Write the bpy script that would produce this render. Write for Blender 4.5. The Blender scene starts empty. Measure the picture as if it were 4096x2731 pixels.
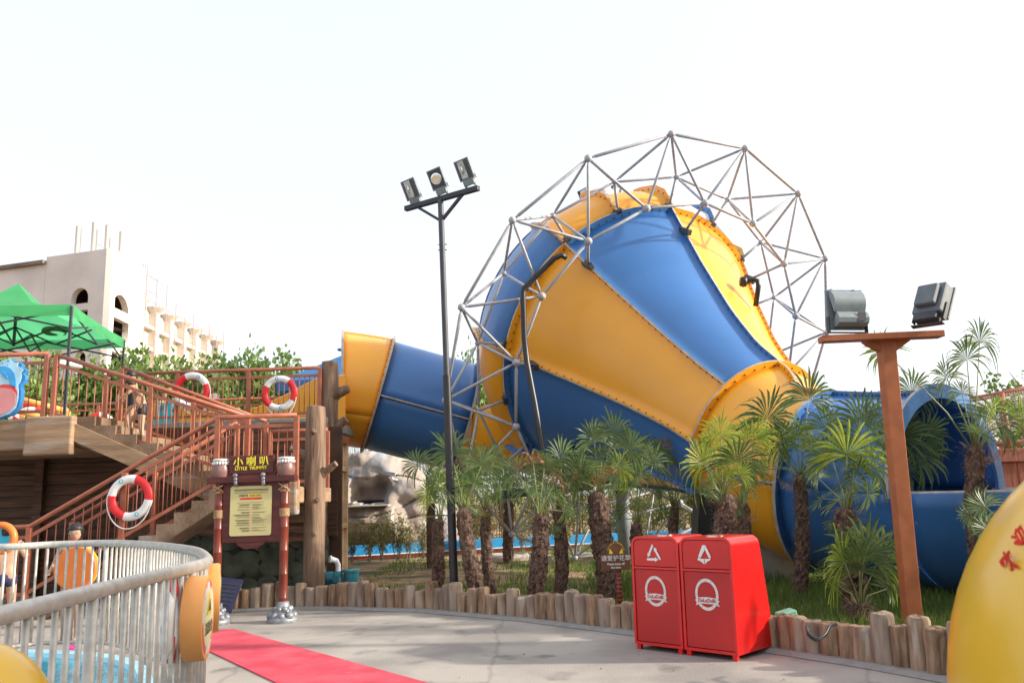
import bpy, bmesh, math, random
from mathutils import Vector, Matrix, noise
R=math.radians
random.seed(7)
sc=bpy.context.scene
COL=sc.collection
# ---------------------------------------------------------------- camera, world, sun, exposure
PITCH,ROLL,H,FPX=10.7,-1.9,1.5,3277.0
cam=bpy.data.objects.new('camera',bpy.data.cameras.new('camera')); COL.objects.link(cam)
cam.data.sensor_width=36; cam.data.lens=28.8; cam.data.clip_end=2000; cam.data.clip_start=0.05
MC=Matrix.Rotation(R(90+PITCH),3,'X')@Matrix.Rotation(R(ROLL),3,'Z')
cam.matrix_world=Matrix.Translation((0,0,H))@MC.to_4x4()
cam.data.dof.use_dof=True; cam.data.dof.focus_distance=12.0; cam.data.dof.aperture_fstop=4.5
sc.camera=cam
SUN_EL,SUN_AZ=23.0,96.0
w=bpy.data.worlds.new("World"); sc.world=w; w.use_nodes=True
nt=w.node_tree; nt.nodes.clear()
sky=nt.nodes.new('ShaderNodeTexSky'); sky.sky_type='NISHITA'; sky.sun_disc=False
sky.sun_elevation=R(SUN_EL); sky.sun_rotation=R(SUN_AZ); sky.air_density=1.0; sky.dust_density=5.0; sky.ozone_density=1.0
bg=nt.nodes.new('ShaderNodeBackground'); bg.inputs[1].default_value=0.15
hz=nt.nodes.new('ShaderNodeMixRGB'); hz.inputs[0].default_value=.68; hz.inputs[2].default_value=(3.2,3.3,3.5,1)   # thick summer haze whitens the whole sky
wo=nt.nodes.new('ShaderNodeOutputWorld'); nt.links.new(sky.outputs[0],hz.inputs[1]); nt.links.new(hz.outputs[0],bg.inputs[0]); nt.links.new(bg.outputs[0],wo.inputs[0])
sun=bpy.data.objects.new('sun',bpy.data.lights.new('sun','SUN')); COL.objects.link(sun)
sun.data.energy=2.4; sun.data.angle=R(2.0); sun.data.color=(1,.93,.82)
SD=Vector((math.sin(R(SUN_AZ))*math.cos(R(SUN_EL)),math.cos(R(SUN_AZ))*math.cos(R(SUN_EL)),math.sin(R(SUN_EL))))
sun.rotation_euler=SD.to_track_quat('Z','Y').to_euler()
sc.view_settings.view_transform='Standard'; sc.view_settings.look='None'; sc.view_settings.exposure=1.34; sc.view_settings.gamma=1

# ---------------------------------------------------------------- helpers
O=Vector((0,0,H))
def ray(x,y): return MC@Vector(((x-2048)/FPX,-(y-1365.5)/FPX,-1))
def at(x,y,Y):
    d=ray(x,y); return O+d*(Y/d.y)
def G(x,y,z=0):
    d=ray(x,y); return O+d*((z-H)/d.z)
def X(px,Y,py=1900): return at(px,py,Y).x
def Z(py,Y,px): return at(px,py,Y).z

def mat(name,c,rough=.6,var=.15,scale=6,bump=0,bscale=30,stretch=None,c2=None,metal=0,spec=.5,trans=0,dirt=None,coat=0,detail=6,c2pos=(.35,.65)):
    m=bpy.data.materials.new(name); m.use_nodes=True; t=m.node_tree; n=t.nodes; L=t.links
    b=n['Principled BSDF']; b.inputs['Roughness'].default_value=rough; b.inputs['Metallic'].default_value=metal
    b.inputs['Specular IOR Level'].default_value=spec; b.inputs['Coat Weight'].default_value=coat; b.inputs['Coat Roughness'].default_value=.15
    tc=n.new('ShaderNodeTexCoord'); mp=n.new('ShaderNodeMapping'); L.new(tc.outputs['Object'],mp.inputs[0])
    if stretch: mp.inputs['Scale'].default_value=stretch
    nz=n.new('ShaderNodeTexNoise'); nz.inputs['Scale'].default_value=scale; nz.inputs['Detail'].default_value=detail; L.new(mp.outputs[0],nz.inputs[0])
    cr=n.new('ShaderNodeValToRGB'); L.new(nz.outputs['Fac'],cr.inputs[0])
    cr.color_ramp.elements[0].position=c2pos[0]; cr.color_ramp.elements[1].position=c2pos[1]
    a=c2 if c2 else tuple(x*(1-var) for x in c); bb=c if c2 else tuple(min(1,x*(1+var)) for x in c)
    cr.color_ramp.elements[0].color=(*a,1); cr.color_ramp.elements[1].color=(*bb,1)
    out=cr.outputs[0]
    if dirt:
        nz2=n.new('ShaderNodeTexNoise'); nz2.inputs['Scale'].default_value=dirt[1]; nz2.inputs['Detail'].default_value=8; L.new(mp.outputs[0],nz2.inputs[0])
        r2=n.new('ShaderNodeValToRGB'); L.new(nz2.outputs['Fac'],r2.inputs[0]); r2.color_ramp.elements[0].position=dirt[2]; r2.color_ramp.elements[1].position=dirt[2]+.12
        mx=n.new('ShaderNodeMixRGB'); L.new(r2.outputs[0],mx.inputs[0]); L.new(out,mx.inputs[1]); mx.inputs[2].default_value=(*dirt[0],1); out=mx.outputs[0]
    L.new(out,b.inputs['Base Color'])
    if bump:
        nb=n.new('ShaderNodeTexNoise'); nb.inputs['Scale'].default_value=bscale; nb.inputs['Detail'].default_value=5; L.new(mp.outputs[0],nb.inputs[0])
        bp=n.new('ShaderNodeBump'); bp.inputs['Strength'].default_value=bump; bp.inputs['Distance'].default_value=.02
        L.new(nb.outputs['Fac'],bp.inputs['Height']); L.new(bp.outputs[0],b.inputs['Normal'])
    if trans:
        tr=n.new('ShaderNodeBsdfTranslucent'); L.new(out,tr.inputs[0]); ms=n.new('ShaderNodeMixShader'); ms.inputs[0].default_value=trans
        L.new(b.outputs[0],ms.inputs[1]); L.new(tr.outputs[0],ms.inputs[2]); L.new(ms.outputs[0],n['Material Output'].inputs[0])
    return m
M={}
M['yellow']=mat('yellow_fibreglass',(.86,.375,.02),.36,.07,.6,.03,3,coat=.25,dirt=((.30,.14,.05),6.5,.735),detail=5)
M['blue']=mat('blue_fibreglass',(.036,.15,.40),.42,.10,.5,.03,3,coat=.3,dirt=((.25,.36,.50),7.5,.735),detail=5)
M['rimblue']=mat('light_blue_fibreglass',(.09,.25,.55),.4,.2,5,.05,9)
M['navy']=mat('navy_fibreglass',(.015,.055,.2),.3,.1,1.5)
M['steel']=mat('grey_painted_steel',(.38,.385,.41),.45,.1,8)
M['bolt']=mat('dark_bolt',(.06,.05,.05),.5,.1)
M['flange_edge']=mat('pale_edge',(.42,.37,.31),.5,.2,9)
M['black']=mat('black_paint',(.018,.018,.022),.4,.2,8)
M['darkgrey']=mat('dark_grey_paint',(.05,.052,.06),.5,.15,8)
M['lampdark']=mat('slate_enamel',(.12,.135,.15),.5,.1,10)
M['lampgrey']=mat('grey_enamel',(.22,.26,.28),.45,.08,12)
M['white']=mat('white_paint',(.8,.8,.78),.5,.04,8)
M['glass']=mat('lamp_glass',(.5,.55,.55),.08,.35,14,spec=1)
M['mirror']=mat('reflector',(.8,.8,.78),.18,.1,30,metal=.9)
M['red']=mat('red_enamel',(.66,.012,.012),.24,.12,2.5,.05,4,coat=.4,spec=.5,dirt=((.40,.03,.02),8,.70))
M['redback']=mat('red_panel',(.48,.012,.012),.35,.12,1.5,.05,4,coat=.1,dirt=((.30,.02,.018),7,.68))
M['redtext']=mat('red_ink',(.7,.03,.01),.5,.2,20)
M['rail']=mat('rust_red_paint',(.36,.115,.062),.45,.13,9)
M['postorange']=mat('terracotta_paint',(.42,.135,.055),.42,.12,7)
M['galv']=mat('galvanised_steel',(.50,.465,.41),.36,.14,16,metal=.2,bump=.1,bscale=60,dirt=((.3,.2,.14),22,.66))
M['concrete']=mat('plaza_concrete',(.41,.365,.315),.8,.12,.9,.35,60,c2=(.28,.25,.22),dirt=((.20,.18,.155),1.9,.585),detail=14,c2pos=(.38,.6))
_t=M['concrete'].node_tree; _n=_t.nodes; _b=_n['Principled BSDF']; _src=_b.inputs['Base Color'].links[0].from_socket
_tc=_n.new('ShaderNodeTexCoord'); _nz=_n.new('ShaderNodeTexNoise'); _nz.inputs['Scale'].default_value=1.6; _nz.inputs['Detail'].default_value=8
_mx=_n.new('ShaderNodeMixRGB'); _mx.inputs[0].default_value=.22; _t.links.new(_tc.outputs['Object'],_nz.inputs[0]); _t.links.new(_tc.outputs['Object'],_mx.inputs[1]); _t.links.new(_nz.outputs['Color'],_mx.inputs[2])
_vo=_n.new('ShaderNodeTexVoronoi'); _vo.feature='DISTANCE_TO_EDGE'; _vo.inputs['Scale'].default_value=.34; _t.links.new(_mx.outputs[0],_vo.inputs['Vector'])
_cr=_n.new('ShaderNodeValToRGB'); _cr.color_ramp.elements[0].position=.001; _cr.color_ramp.elements[1].position=.0065; _cr.color_ramp.elements[0].color=(.76,.76,.76,1); _t.links.new(_vo.outputs['Distance'],_cr.inputs[0])
_mu=_n.new('ShaderNodeMixRGB'); _mu.blend_type='MULTIPLY'; _mu.inputs[0].default_value=1; _t.links.new(_src,_mu.inputs[1]); _t.links.new(_cr.outputs[0],_mu.inputs[2]); _t.links.new(_mu.outputs[0],_b.inputs['Base Color'])
M['kerb']=mat('mortar',(.28,.265,.245),.9,.1,9,.3,50)
M['log']=mat('carved_log_concrete',(.40,.28,.185),.8,.3,5,.5,12,stretch=(3,3,.6),c2=(.20,.125,.08),detail=10,dirt=((.42,.37,.32),3,.58))
M['logB']=mat('carved_log_concrete_grey',(.36,.27,.20),.85,.3,4,.6,10,stretch=(3,3,.5),c2=(.17,.115,.085),detail=10,dirt=((.33,.29,.25),2,.6))
M['logC']=mat('carved_log_concrete_brown',(.36,.23,.14),.85,.3,6,.6,14,stretch=(3,3,.6),c2=(.15,.085,.05),detail=10,dirt=((.10,.065,.045),4,.63))
M['logtop']=mat('log_top',(.46,.38,.27),.85,.2,9,.2,40,c2=(.33,.25,.17))
M['pillar']=mat('bark_concrete',(.27,.175,.115),.8,.3,3,.9,6,stretch=(4,4,.5),c2=(.12,.07,.045),detail=12)
M['plank']=mat('brown_plank',(.125,.058,.03),.7,.3,3,.5,10,stretch=(.5,1,5),c2=(.05,.024,.014))
M['plankdark']=mat('dark_brown_boards',(.07,.035,.02),.8,.3,3)
M['deckwood']=mat('carved_plank_concrete',(.40,.265,.155),.8,.3,2.5,.4,12,stretch=(.5,1,4),c2=(.25,.155,.09),detail=10,dirt=((.36,.33,.3),1.2,.6))
M['step']=mat('stair_concrete',(.27,.185,.12),.85,.25,3,.35,25,c2=(.16,.10,.06),dirt=((.40,.37,.34),1.5,.62),detail=10)
M['stone']=mat('green_stone',(.07,.085,.06),.85,.4,3,.6,8)
M['grout']=mat('stone_grout',(.03,.035,.028),.9,.2,9)
M['plaster']=mat('peach_plaster',(.74,.56,.36),.8,.2,4,.4,12,c2=(.55,.36,.20))
M['signwood']=mat('dark_red_wood',(.13,.022,.016),.5,.25,5,.2,10,stretch=(.6,1,4),c2=(.07,.012,.01))
M['signpost']=mat('red_bamboo',(.16,.03,.016),.35,.25,4,stretch=(2,2,.7))
M['rope']=mat('tan_rope',(.45,.30,.16),.8,.25,40,.6,80)
M['jar']=mat('brown_clay_jar',(.22,.115,.1),.4,.3,10)
M['bead']=mat('white_beads',(.75,.72,.68),.5,.1,20)
M['silver']=mat('silver_stone',(.25,.26,.28),.4,.35,9,.3,20,metal=.3)
M['board']=mat('pale_yellow_board',(.62,.56,.25),.5,.05,3)
M['ink']=mat('dark_ink',(.10,.09,.05),.7,.1)
M['pinkink']=mat('pink_ink',(.7,.2,.25),.6,.1)
M['ylw']=mat('yellow_letter',(.85,.72,.05),.5,.05)
M['ylwbox']=mat('yellow_box_ink',(.85,.6,.05),.5,.05)
M['carpet']=mat('red_carpet',(.72,.10,.14),.95,.18,3,.6,200,c2=(.60,.05,.08),dirt=((.62,.16,.16),5,.64),detail=12)
M['blueWall']=mat('blue_channel_paint',(.02,.28,.62),.5,.1,4)
M['water']=mat('pool_water',(.03,.36,.50),.06,.25,2.5,.5,5,spec=1)
M['poolrim']=mat('pale_blue_tile',(.42,.72,.80),.5,.15,5)
M['soil']=mat('sandy_soil',(.52,.35,.18),.95,.3,3,.4,30,c2=(.22,.14,.07),dirt=((.11,.10,.035),.9,.5))
M['grass']=mat('grass_blades',(.24,.32,.06),.6,.45,.9,trans=.35,c2=(.07,.14,.03))
M['trunk']=mat('palm_fibre',(.20,.12,.085),.95,.5,14,1.0,30,c2=(.06,.036,.028),stretch=(1.6,1.6,.6),detail=10)
M['fibre']=mat('loose_palm_fibre',(.42,.29,.20),.95,.5,9,c2=(.16,.095,.065))
M['palm']=mat('palm_leaf',(.23,.31,.10),.40,.4,2.2,trans=.35,c2=(.07,.13,.05))
M['palmy']=mat('sunlit_palm_leaf',(.50,.56,.08),.40,.3,3,trans=.45,c2=(.22,.33,.06))  # brighter, yellower copy of palm_leaf: sunlight put into the leaf colour
M['deadleaf']=mat('dry_palm_leaf',(.42,.25,.13),.8,.3,5,trans=.15)
M['leafA']=mat('broad_leaves',(.27,.38,.09),.5,.4,.8,trans=.4,c2=(.08,.15,.04))
M['leafB']=mat('hedge_leaves',(.34,.37,.10),.55,.4,.8,trans=.35,c2=(.07,.10,.03))
M['leafC']=mat('shrub_leaves',(.34,.32,.09),.5,.4,5,trans=.35,c2=(.12,.13,.04))
M['bark']=mat('tree_bark',(.28,.23,.18),.9,.3,9,.4,30)
M['rock']=mat('artificial_rock',(.45,.385,.33),.85,.3,1.3,.9,6,c2=(.27,.21,.17),detail=12,dirt=((.40,.40,.42),.9,.52))
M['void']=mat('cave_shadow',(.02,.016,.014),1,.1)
M['towerwall']=mat('cream_render',(.66,.60,.53),.9,.08,.25,.1,6,dirt=((.5,.42,.35),.4,.6))
M['towergrey']=mat('grey_render',(.62,.57,.55),.9,.12,.3,.1,6)  # greyer render, used on the tower's shaded wall and the wing
M['rusty']=mat('pale_rusty_tube',(.45,.28,.24),.7,.2,3)
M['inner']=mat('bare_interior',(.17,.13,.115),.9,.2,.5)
M['pale']=mat('pale_masonry',(.62,.56,.49),.9,.08,.6)
M['greenfab']=mat('green_canopy_cloth',(.14,.62,.27),.6,.07,2,trans=.62)
M['bluefab']=mat('blue_canopy_cloth',(.06,.22,.50),.6,.08,2,trans=.3)
M['skin']=mat('skin',(.50,.30,.20),.55,.10,14,.1,40)
M['hair']=mat('black_hair',(.018,.013,.012),.5,.3,40)
M['cloth_black']=mat('black_cloth',(.015,.015,.02),.6,.2,20)
M['cloth_navy']=mat('navy_cloth',(.035,.035,.09),.7,.2,20)
M['cloth_white']=mat('pale_green_cloth',(.55,.66,.62),.8,.12,12)
M['straw']=mat('pink_straw',(.68,.46,.40),.8,.15,30)
M['orange']=mat('orange_float',(.72,.19,.035),.45,.08,4)
M['orangepale']=mat('orange_foam',(.88,.38,.10),.5,.06,4)  # paler orange for the sign discs and guard pipes
M['cyan']=mat('turquoise_plastic',(.03,.42,.58),.4,.1,5)
M['pvc']=mat('white_pvc',(.75,.74,.78),.4,.08,5)
M['pump']=mat('teal_pump_paint',(.02,.17,.22),.35,.2,8)
M['net']=mat('net_rope',(.62,.52,.42),.9,.1,20)
M['deckred']=mat('red_brown_planks',(.34,.09,.045),.6,.3,3,.3,10,stretch=(6,1,.5),c2=(.2,.05,.025))
M['balloon']=mat('yellow_vinyl',(.80,.46,.02),.3,.05,1,coat=.3)
M['pinkrub']=mat('pink_rubber',(.75,.05,.30),.4,.1,10)
M['palm_petiole']=mat('leaf_stalk',(.22,.25,.09),.5,.2,6)
M['manhole']=mat('pale_concrete',(.48,.44,.38),.9,.15,3,.3,20)
M['signbrown']=mat('brown_sign_board',(.14,.06,.025),.5,.12,8)
M['greenplastic']=mat('mint_plastic',(.35,.70,.52),.4,.1,5,trans=.2)

class MB:
    def __init__(s): s.v=[];s.f=[];s.m=[];s.cur=0
    def add(s,vs,fs):
        o=len(s.v); s.v+= [tuple(x) for x in vs]; s.f+=[tuple(i+o for i in f) for f in fs]; s.m+=[s.cur]*len(fs); return s
    def box(s,c,size,rot=None,bev=0):
        hx,hy,hz=[k/2 for k in size]; P=[Vector((x,y,z)) for x in(-hx,hx) for y in(-hy,hy) for z in(-hz,hz)]
        if rot is not None: P=[rot@p for p in P]
        c=Vector(c); return s.add([p+c for p in P],[(0,1,3,2),(4,6,7,5),(0,4,5,1),(2,3,7,6),(0,2,6,4),(1,5,7,3)])
    def bar(s,a,b,wd,ht,up=(0,0,1)):
        a=Vector(a);b=Vector(b);d=b-a;L=d.length;d.normalize();up=Vector(up)
        if abs(d.dot(up))>.98: up=Vector((0,1,0))
        x=d.cross(up).normalized();z=x.cross(d)
        return s.box((a+b)/2,(wd,L,ht),Matrix((x,d,z)).transposed())
    def tube(s,pts,r,n=8,cap=True,closed=False):
        pts=[Vector(p) for p in pts]; N=len(pts); rs=r if isinstance(r,(list,tuple)) else [r]*N
        ref=None;vs=[]
        for i,p in enumerate(pts):
            a=pts[(i-1)%N] if (i>0 or closed) else p; b=pts[(i+1)%N] if (i<N-1 or closed) else p
            t=(b-a).normalized()
            if ref is None: ref=Vector((0,0,1)) if abs(t.z)<.9 else Vector((1,0,0))
            x=(ref-t*ref.dot(t)).normalized(); y=t.cross(x); ref=x
            for k in range(n): q=2*math.pi*k/n; vs.append(p+(x*math.cos(q)+y*math.sin(q))*rs[i])
        fs=[]
        for i in range(N if closed else N-1):
            j=(i+1)%N
            for k in range(n): fs.append((i*n+k,i*n+(k+1)%n,j*n+(k+1)%n,j*n+k))
        if cap and not closed: fs.append(tuple(range(n))[::-1]); fs.append(tuple((N-1)*n+k for k in range(n)))
        return s.add(vs,fs)
    def lathe(s,prof,c=(0,0,0),n=20,axis=None):
        Q=Vector((0,0,1)).rotation_difference(Vector(axis)).to_matrix() if axis is not None else Matrix.Identity(3)
        c=Vector(c);vs=[]
        for r,z in prof:
            for k in range(n): q=2*math.pi*k/n; vs.append(c+Q@Vector((r*math.cos(q),r*math.sin(q),z)))
        fs=[(i*n+k,i*n+(k+1)%n,(i+1)*n+(k+1)%n,(i+1)*n+k) for i in range(len(prof)-1) for k in range(n)]
        fs.append(tuple(range(n))[::-1]); fs.append(tuple((len(prof)-1)*n+k for k in range(n)))
        return s.add(vs,fs)
    def ball(s,c,r,n=12,m=8,sc_=(1,1,1)):
        prof=[(max(1e-4,math.sin(math.pi*i/m)),-math.cos(math.pi*i/m)) for i in range(m+1)]
        o=len(s.v); s.lathe(prof,(0,0,0),n)
        for i in range(o,len(s.v)):
            v=s.v[i]; s.v[i]=(c[0]+v[0]*r*sc_[0],c[1]+v[1]*r*sc_[1],c[2]+v[2]*r*sc_[2])
        return s
    def prism(s,poly,a,b):   # poly list of (x,z), extruded from y=a to y=b
        n=len(poly); vs=[(x,a,z) for x,z in poly]+[(x,b,z) for x,z in poly]
        return s.add(vs,[tuple(range(n)),tuple(range(n,2*n))[::-1]]+[(i,i+n,(i+1)%n+n,(i+1)%n) for i in range(n)])
    def build(s,name,m,parent=None,smooth=False,bevel=0,auto=None):
        me=bpy.data.meshes.new(name); me.from_pydata(s.v,[],s.f)
        for k in (m if isinstance(m,(list,tuple)) else [m]): me.materials.append(M[k] if isinstance(k,str) else k)
        for p,i in zip(me.polygons,s.m): p.material_index=i; p.use_smooth=smooth
        bm=bmesh.new(); bm.from_mesh(me); bmesh.ops.recalc_face_normals(bm,faces=bm.faces); bm.to_mesh(me); bm.free()
        if auto:
            try: me.set_sharp_from_angle(angle=R(auto))
            except Exception: pass
        o=bpy.data.objects.new(name,me); COL.objects.link(o)
        if parent: o.parent=parent
        if bevel:
            b=o.modifiers.new('bevel','BEVEL'); b.width=bevel; b.segments=2; b.limit_method='ANGLE'
        return o
def tag(o,label,cat,group=None):
    o['label']=label;o['category']=cat
    if group:o['group']=group
    return o
def struct(o): o['kind']='structure'; return o
def stuff(o,label,cat): o['kind']='stuff'; o['label']=label; o['category']=cat; return o
def empty(name,loc=(0,0,0),label=None,cat=None,group=None,rz=0):
    o=bpy.data.objects.new(name,None); o.empty_display_size=.2; COL.objects.link(o); o.location=loc; o.rotation_euler=(0,0,rz)
    if label: tag(o,label,cat,group)
    return o
def copy_tree(o,parent=None):
    c=o.copy(); COL.objects.link(c)
    if parent is not None: c.parent=parent
    for ch in list(o.children): copy_tree(ch,c)
    return c
def plate(name,outer,holes,th,m,parent=None,M4=None):
    """flat plate in local xz-plane with holes, thickness th in y; M4 places it"""
    cu=bpy.data.curves.new(name,'CURVE'); cu.dimensions='2D'; cu.fill_mode='BOTH'; cu.extrude=th/2
    for poly in [outer]+holes:
        sp=cu.splines.new('POLY'); sp.points.add(len(poly)-1); sp.use_cyclic_u=True
        for i,(x,z) in enumerate(poly): sp.points[i].co=(x,z,0,1)
    t=bpy.data.objects.new('tmp',cu); COL.objects.link(t)
    bpy.context.view_layer.update()
    me=bpy.data.meshes.new_from_object(t.evaluated_get(bpy.context.evaluated_depsgraph_get()))
    bpy.data.objects.remove(t); me.transform(Matrix.Rotation(R(90),4,'X'))
    if M4 is not None: me.transform(M4)
    me.name=name; me.materials.clear(); me.materials.append(M[m] if isinstance(m,str) else m)
    o=bpy.data.objects.new(name,me); COL.objects.link(o)
    if parent:o.parent=parent
    return o
def text(name,body,size,m,M4,parent=None,ext=.004,sx=1,bold=0):
    cu=bpy.data.curves.new(name,'FONT'); cu.body=body; cu.size=size; cu.extrude=ext; cu.align_x='CENTER'; cu.align_y='CENTER'; cu.offset=bold
    cu.resolution_u=3
    t=bpy.data.objects.new('tmp',cu); COL.objects.link(t); bpy.context.view_layer.update()
    me=bpy.data.meshes.new_from_object(t.evaluated_get(bpy.context.evaluated_depsgraph_get())); bpy.data.objects.remove(t)
    me.transform(Matrix.Rotation(R(90),4,'X')@Matrix.Diagonal((sx,1,1,1))); me.transform(M4); me.materials.clear(); me.materials.append(M[m])
    o=bpy.data.objects.new(name,me); COL.objects.link(o)
    if parent:o.parent=parent
    return o
def frameM(loc,right,up=(0,0,1)):
    r=Vector(right).normalized(); u=Vector(up); y=u.cross(r).normalized(); u=r.cross(y).normalized()
    m=Matrix((r,y,u)).transposed().to_4x4(); m.translation=Vector(loc); return m   # local x=right, y=into surface, z=up
def arc(cx,cz,r,a0,a1,n=12,rz=None):
    rz=rz or r
    return [(cx+r*math.cos(R(a0+(a1-a0)*i/n)),cz+rz*math.sin(R(a0+(a1-a0)*i/n))) for i in range(n+1)]
def rrect(x0,z0,x1,z1,r,n=5):
    return arc(x1-r,z1-r,r,0,90,n)+arc(x0+r,z1-r,r,90,180,n)+arc(x0+r,z0+r,r,180,270,n)+arc(x1-r,z0+r,r,270,360,n)
def fnoise(v,s=1,o=4): return noise.fractal(Vector(v)*s,1.0,2.0,o)
# ---------------------------------------------------------------- ground
def sheet(name,poly,z,m,th=None):
    b=MB(); b.add([(x,y,z) for x,y in poly],[tuple(range(len(poly)))]); return struct(b.build(name,m))
PAL=[G(x,y) for x,y in [(700,2462),(872,2449),(1085,2437),(1300,2434),(1683,2444),(2100,2480),(2520,2533),(2800,2570),(3100,2606),(3460,2662),(3817,2727),(4096,2790),(4500,2900)]]
PAL2=[(p.x,p.y) for p in PAL]
def grid_ground():
    b=MB(); nx,ny=120,120; vs=[];fs=[]
    for j in range(ny+1):
        for i in range(nx+1):
            x=-60+120*i/nx; y=-10+130*(j/ny)**1.5
            vs.append((x,y,-.03))
    for j in range(ny):
        for i in range(nx): a=j*(nx+1)+i; fs.append((a,a+1,a+nx+2,a+nx+1))
    b.add(vs,fs); b.add([(-900,-400,-.05),(900,-400,-.05),(900,1200,-.05),(-900,1200,-.05)],[(0,1,2,3)])
    return struct(b.build('ground','soil'))
grid_ground()
plaza=[(-14,-8),(14,-8),(14,PAL2[-1][1]-1)]+[(x,y+.04) for x,y in PAL2[::-1]]+[(-14,12.0)]
sheet('plaza_pavement',plaza,0,'concrete')
sheet('platform_floor',[(-14,12.0),(PAL2[0][0],PAL2[0][1]+.1),(-4.3,11.6),(-3.2,11.7),(-3.2,15.6),(-14,15.6)],-.006,'concrete')
cp=[G(830,2522),G(935,2518),G(1700,2731),G(2300,2900),G(1600,3100),G(1100,2731),G(835,2605)]
b=MB(); b.add([(p.x,p.y,.012) for p in cp]+[(p.x,p.y,0.001) for p in cp],[tuple(range(7))]+[(i,(i+1)%7,(i+1)%7+7,i+7) for i in range(7)])
tag(b.build('red_carpet','carpet'),'faded red carpet runner lying flat across the concrete plaza','carpet')

# ---------------------------------------------------------------- palisade edging
def pal_pt(s):
    seg=[(PAL[i+1]-PAL[i]).length for i in range(len(PAL)-1)]
    for i,l in enumerate(seg):
        if s<=l: return PAL[i].lerp(PAL[i+1],s/l), (PAL[i+1]-PAL[i]).normalized()
        s-=l
    return None,None
kb=MB()
for i in range(len(PAL)-1):
    a,c=PAL[i],PAL[i+1]; t=(c-a).normalized(); nrm=Vector((t.y,-t.x,0))
    kb.add([a+nrm*.10+Vector((0,0,0.005)),c+nrm*.10+Vector((0,0,.005)),c+nrm*0.02+Vector((0,0,.035)),a+nrm*.02+Vector((0,0,.035)),c-nrm*.2+Vector((0,0,.035)),a-nrm*.2+Vector((0,0,.035))],[(0,1,2,3),(3,2,4,5)])
struct(kb.build('mortar_kerb','kerb'))
s=0.05;i=0;rg=random.Random(3)
names={0:'leftmost log stub of the palisade, beside the raised walkway'}
while True:
    r=rg.uniform(.082,.108); s+=r*.86
    p,t=pal_pt(s)
    if p is None: break
    nrm=Vector((-t.y,t.x,0)); h=rg.choice([.27,.29,.31,.33,.36,.39])*(1 if p.y>9 else 1.13)
    b=MB(); n=18; prof=[(1.05,0),(1.0,.1),(.98,.5),(1.0,.8),(.97,.93),(.86,.985),(.6,1.0),(0.01,1.005)]
    vs=[];sd=rg.uniform(0,99)
    for pr,z in prof:
        for k in range(n):
            q=2*math.pi*k/n; rr=r*pr*(1+.09*fnoise((math.cos(q)*2+sd,math.sin(q)*2,z*1.2),1,3)+(-.20 if k in(3,11) and z<.9 else -.08 if k in(7,15) and z<.95 else 0))
            vs.append((rr*math.cos(q),rr*math.sin(q),h*z+.012*fnoise((math.cos(q)+sd,math.sin(q),5),1.5,2)*(z>.8)))
    b.add(vs,[(a*n+k,a*n+(k+1)%n,(a+1)*n+(k+1)%n,(a+1)*n+k) for a in range(len(prof)-1) for k in range(n)])
    o=b.build('palisade_log',['log','logB','logC'][rg.randrange(3)],smooth=True,auto=45); q=p+nrm*(.10+rg.uniform(-.01,.02)); o.location=q
    o.rotation_euler=(rg.uniform(-.03,.03),rg.uniform(-.03,.03),rg.uniform(0,6))
    IDX=i
    if q.x<-3.2: where='below the carved column and walkway'
    elif q.x<-2.0: where='in front of the teal pump'
    elif q.x<-.2: where='before the black lamp pole and sandy lawn'
    elif q.x<1.2: where='before the palm trunks left of the red bins'
    elif q.x<2.6: where='right behind the red bins'
    elif q.x<3.4: where='in front of the terracotta floodlight post'
    else: where='near the yellow inflatable at the right'
    sz='short' if h<.31 else ('medium' if h<.37 else 'tall')
    od=['th','st','nd','rd'][(i+1)%10 if (i+1)%10<4 and not 10<(i+1)%100<14 else 0]
    tag(o,f'{sz} tan carved log stub, {i+1}{od} from the left end of the palisade','log edging','palisade logs edging the lawn')
    s+=r*.86; i+=1

# ---------------------------------------------------------------- big funnel water slide
n_=Vector((-0.39724058,0.77864934,0.48570065)); u_=Vector((-0.89077553,-0.45444357,0)); v_=Vector((0.22072354,-0.43265026,0.87412521))
FC=Vector((3.006,17,4.1575))
SLIDE=empty('water_slide',(3.0,17,0),'giant blue and yellow funnel water slide with entry tube and open trough','water slide')
def sp(name,b,m,parent=None,**k):
    o=b.build(name,m,None,**k); o.parent=parent or SLIDE; o.matrix_parent_inverse=Matrix.Translation((-3,-17,0)); return o
def prof_r(t):
    P=[(2.25,3.10),(2.0,3.20),(1.5,3.33),(1.1,3.3),(.86,3.14),(.74,3.04),(0,2.63),(-.7,2.25),(-1.76,1.74),(-2.11,1.60),(-2.76,1.38),(-3.37,1.29)]
    for (a,ra),(c,rc) in zip(P,P[1:]):
        if t>=c: 
            f=(t-c)/(a-c); return rc+(ra-rc)*max(0,min(1,f))
    return 1.29
def cen(t):
    f=max(0,min(1,(.74-t)/4.11)); return FC+n_*t+(u_*.09-v_*.16)*f
def wdir(th): return u_*math.cos(R(th))+v_*math.sin(R(th))
def S(t,th,off=0):
    low=.12*max(0,math.cos(R(th+75)))**2*(1 if t<.74 else 0)*min(1,(.74-t))
    return cen(t)+wdir(th)*(prof_r(t)+off+low)
def lip(d,wd=.12,h=.05): return h*math.exp(-(d/wd*2)**2)
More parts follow.
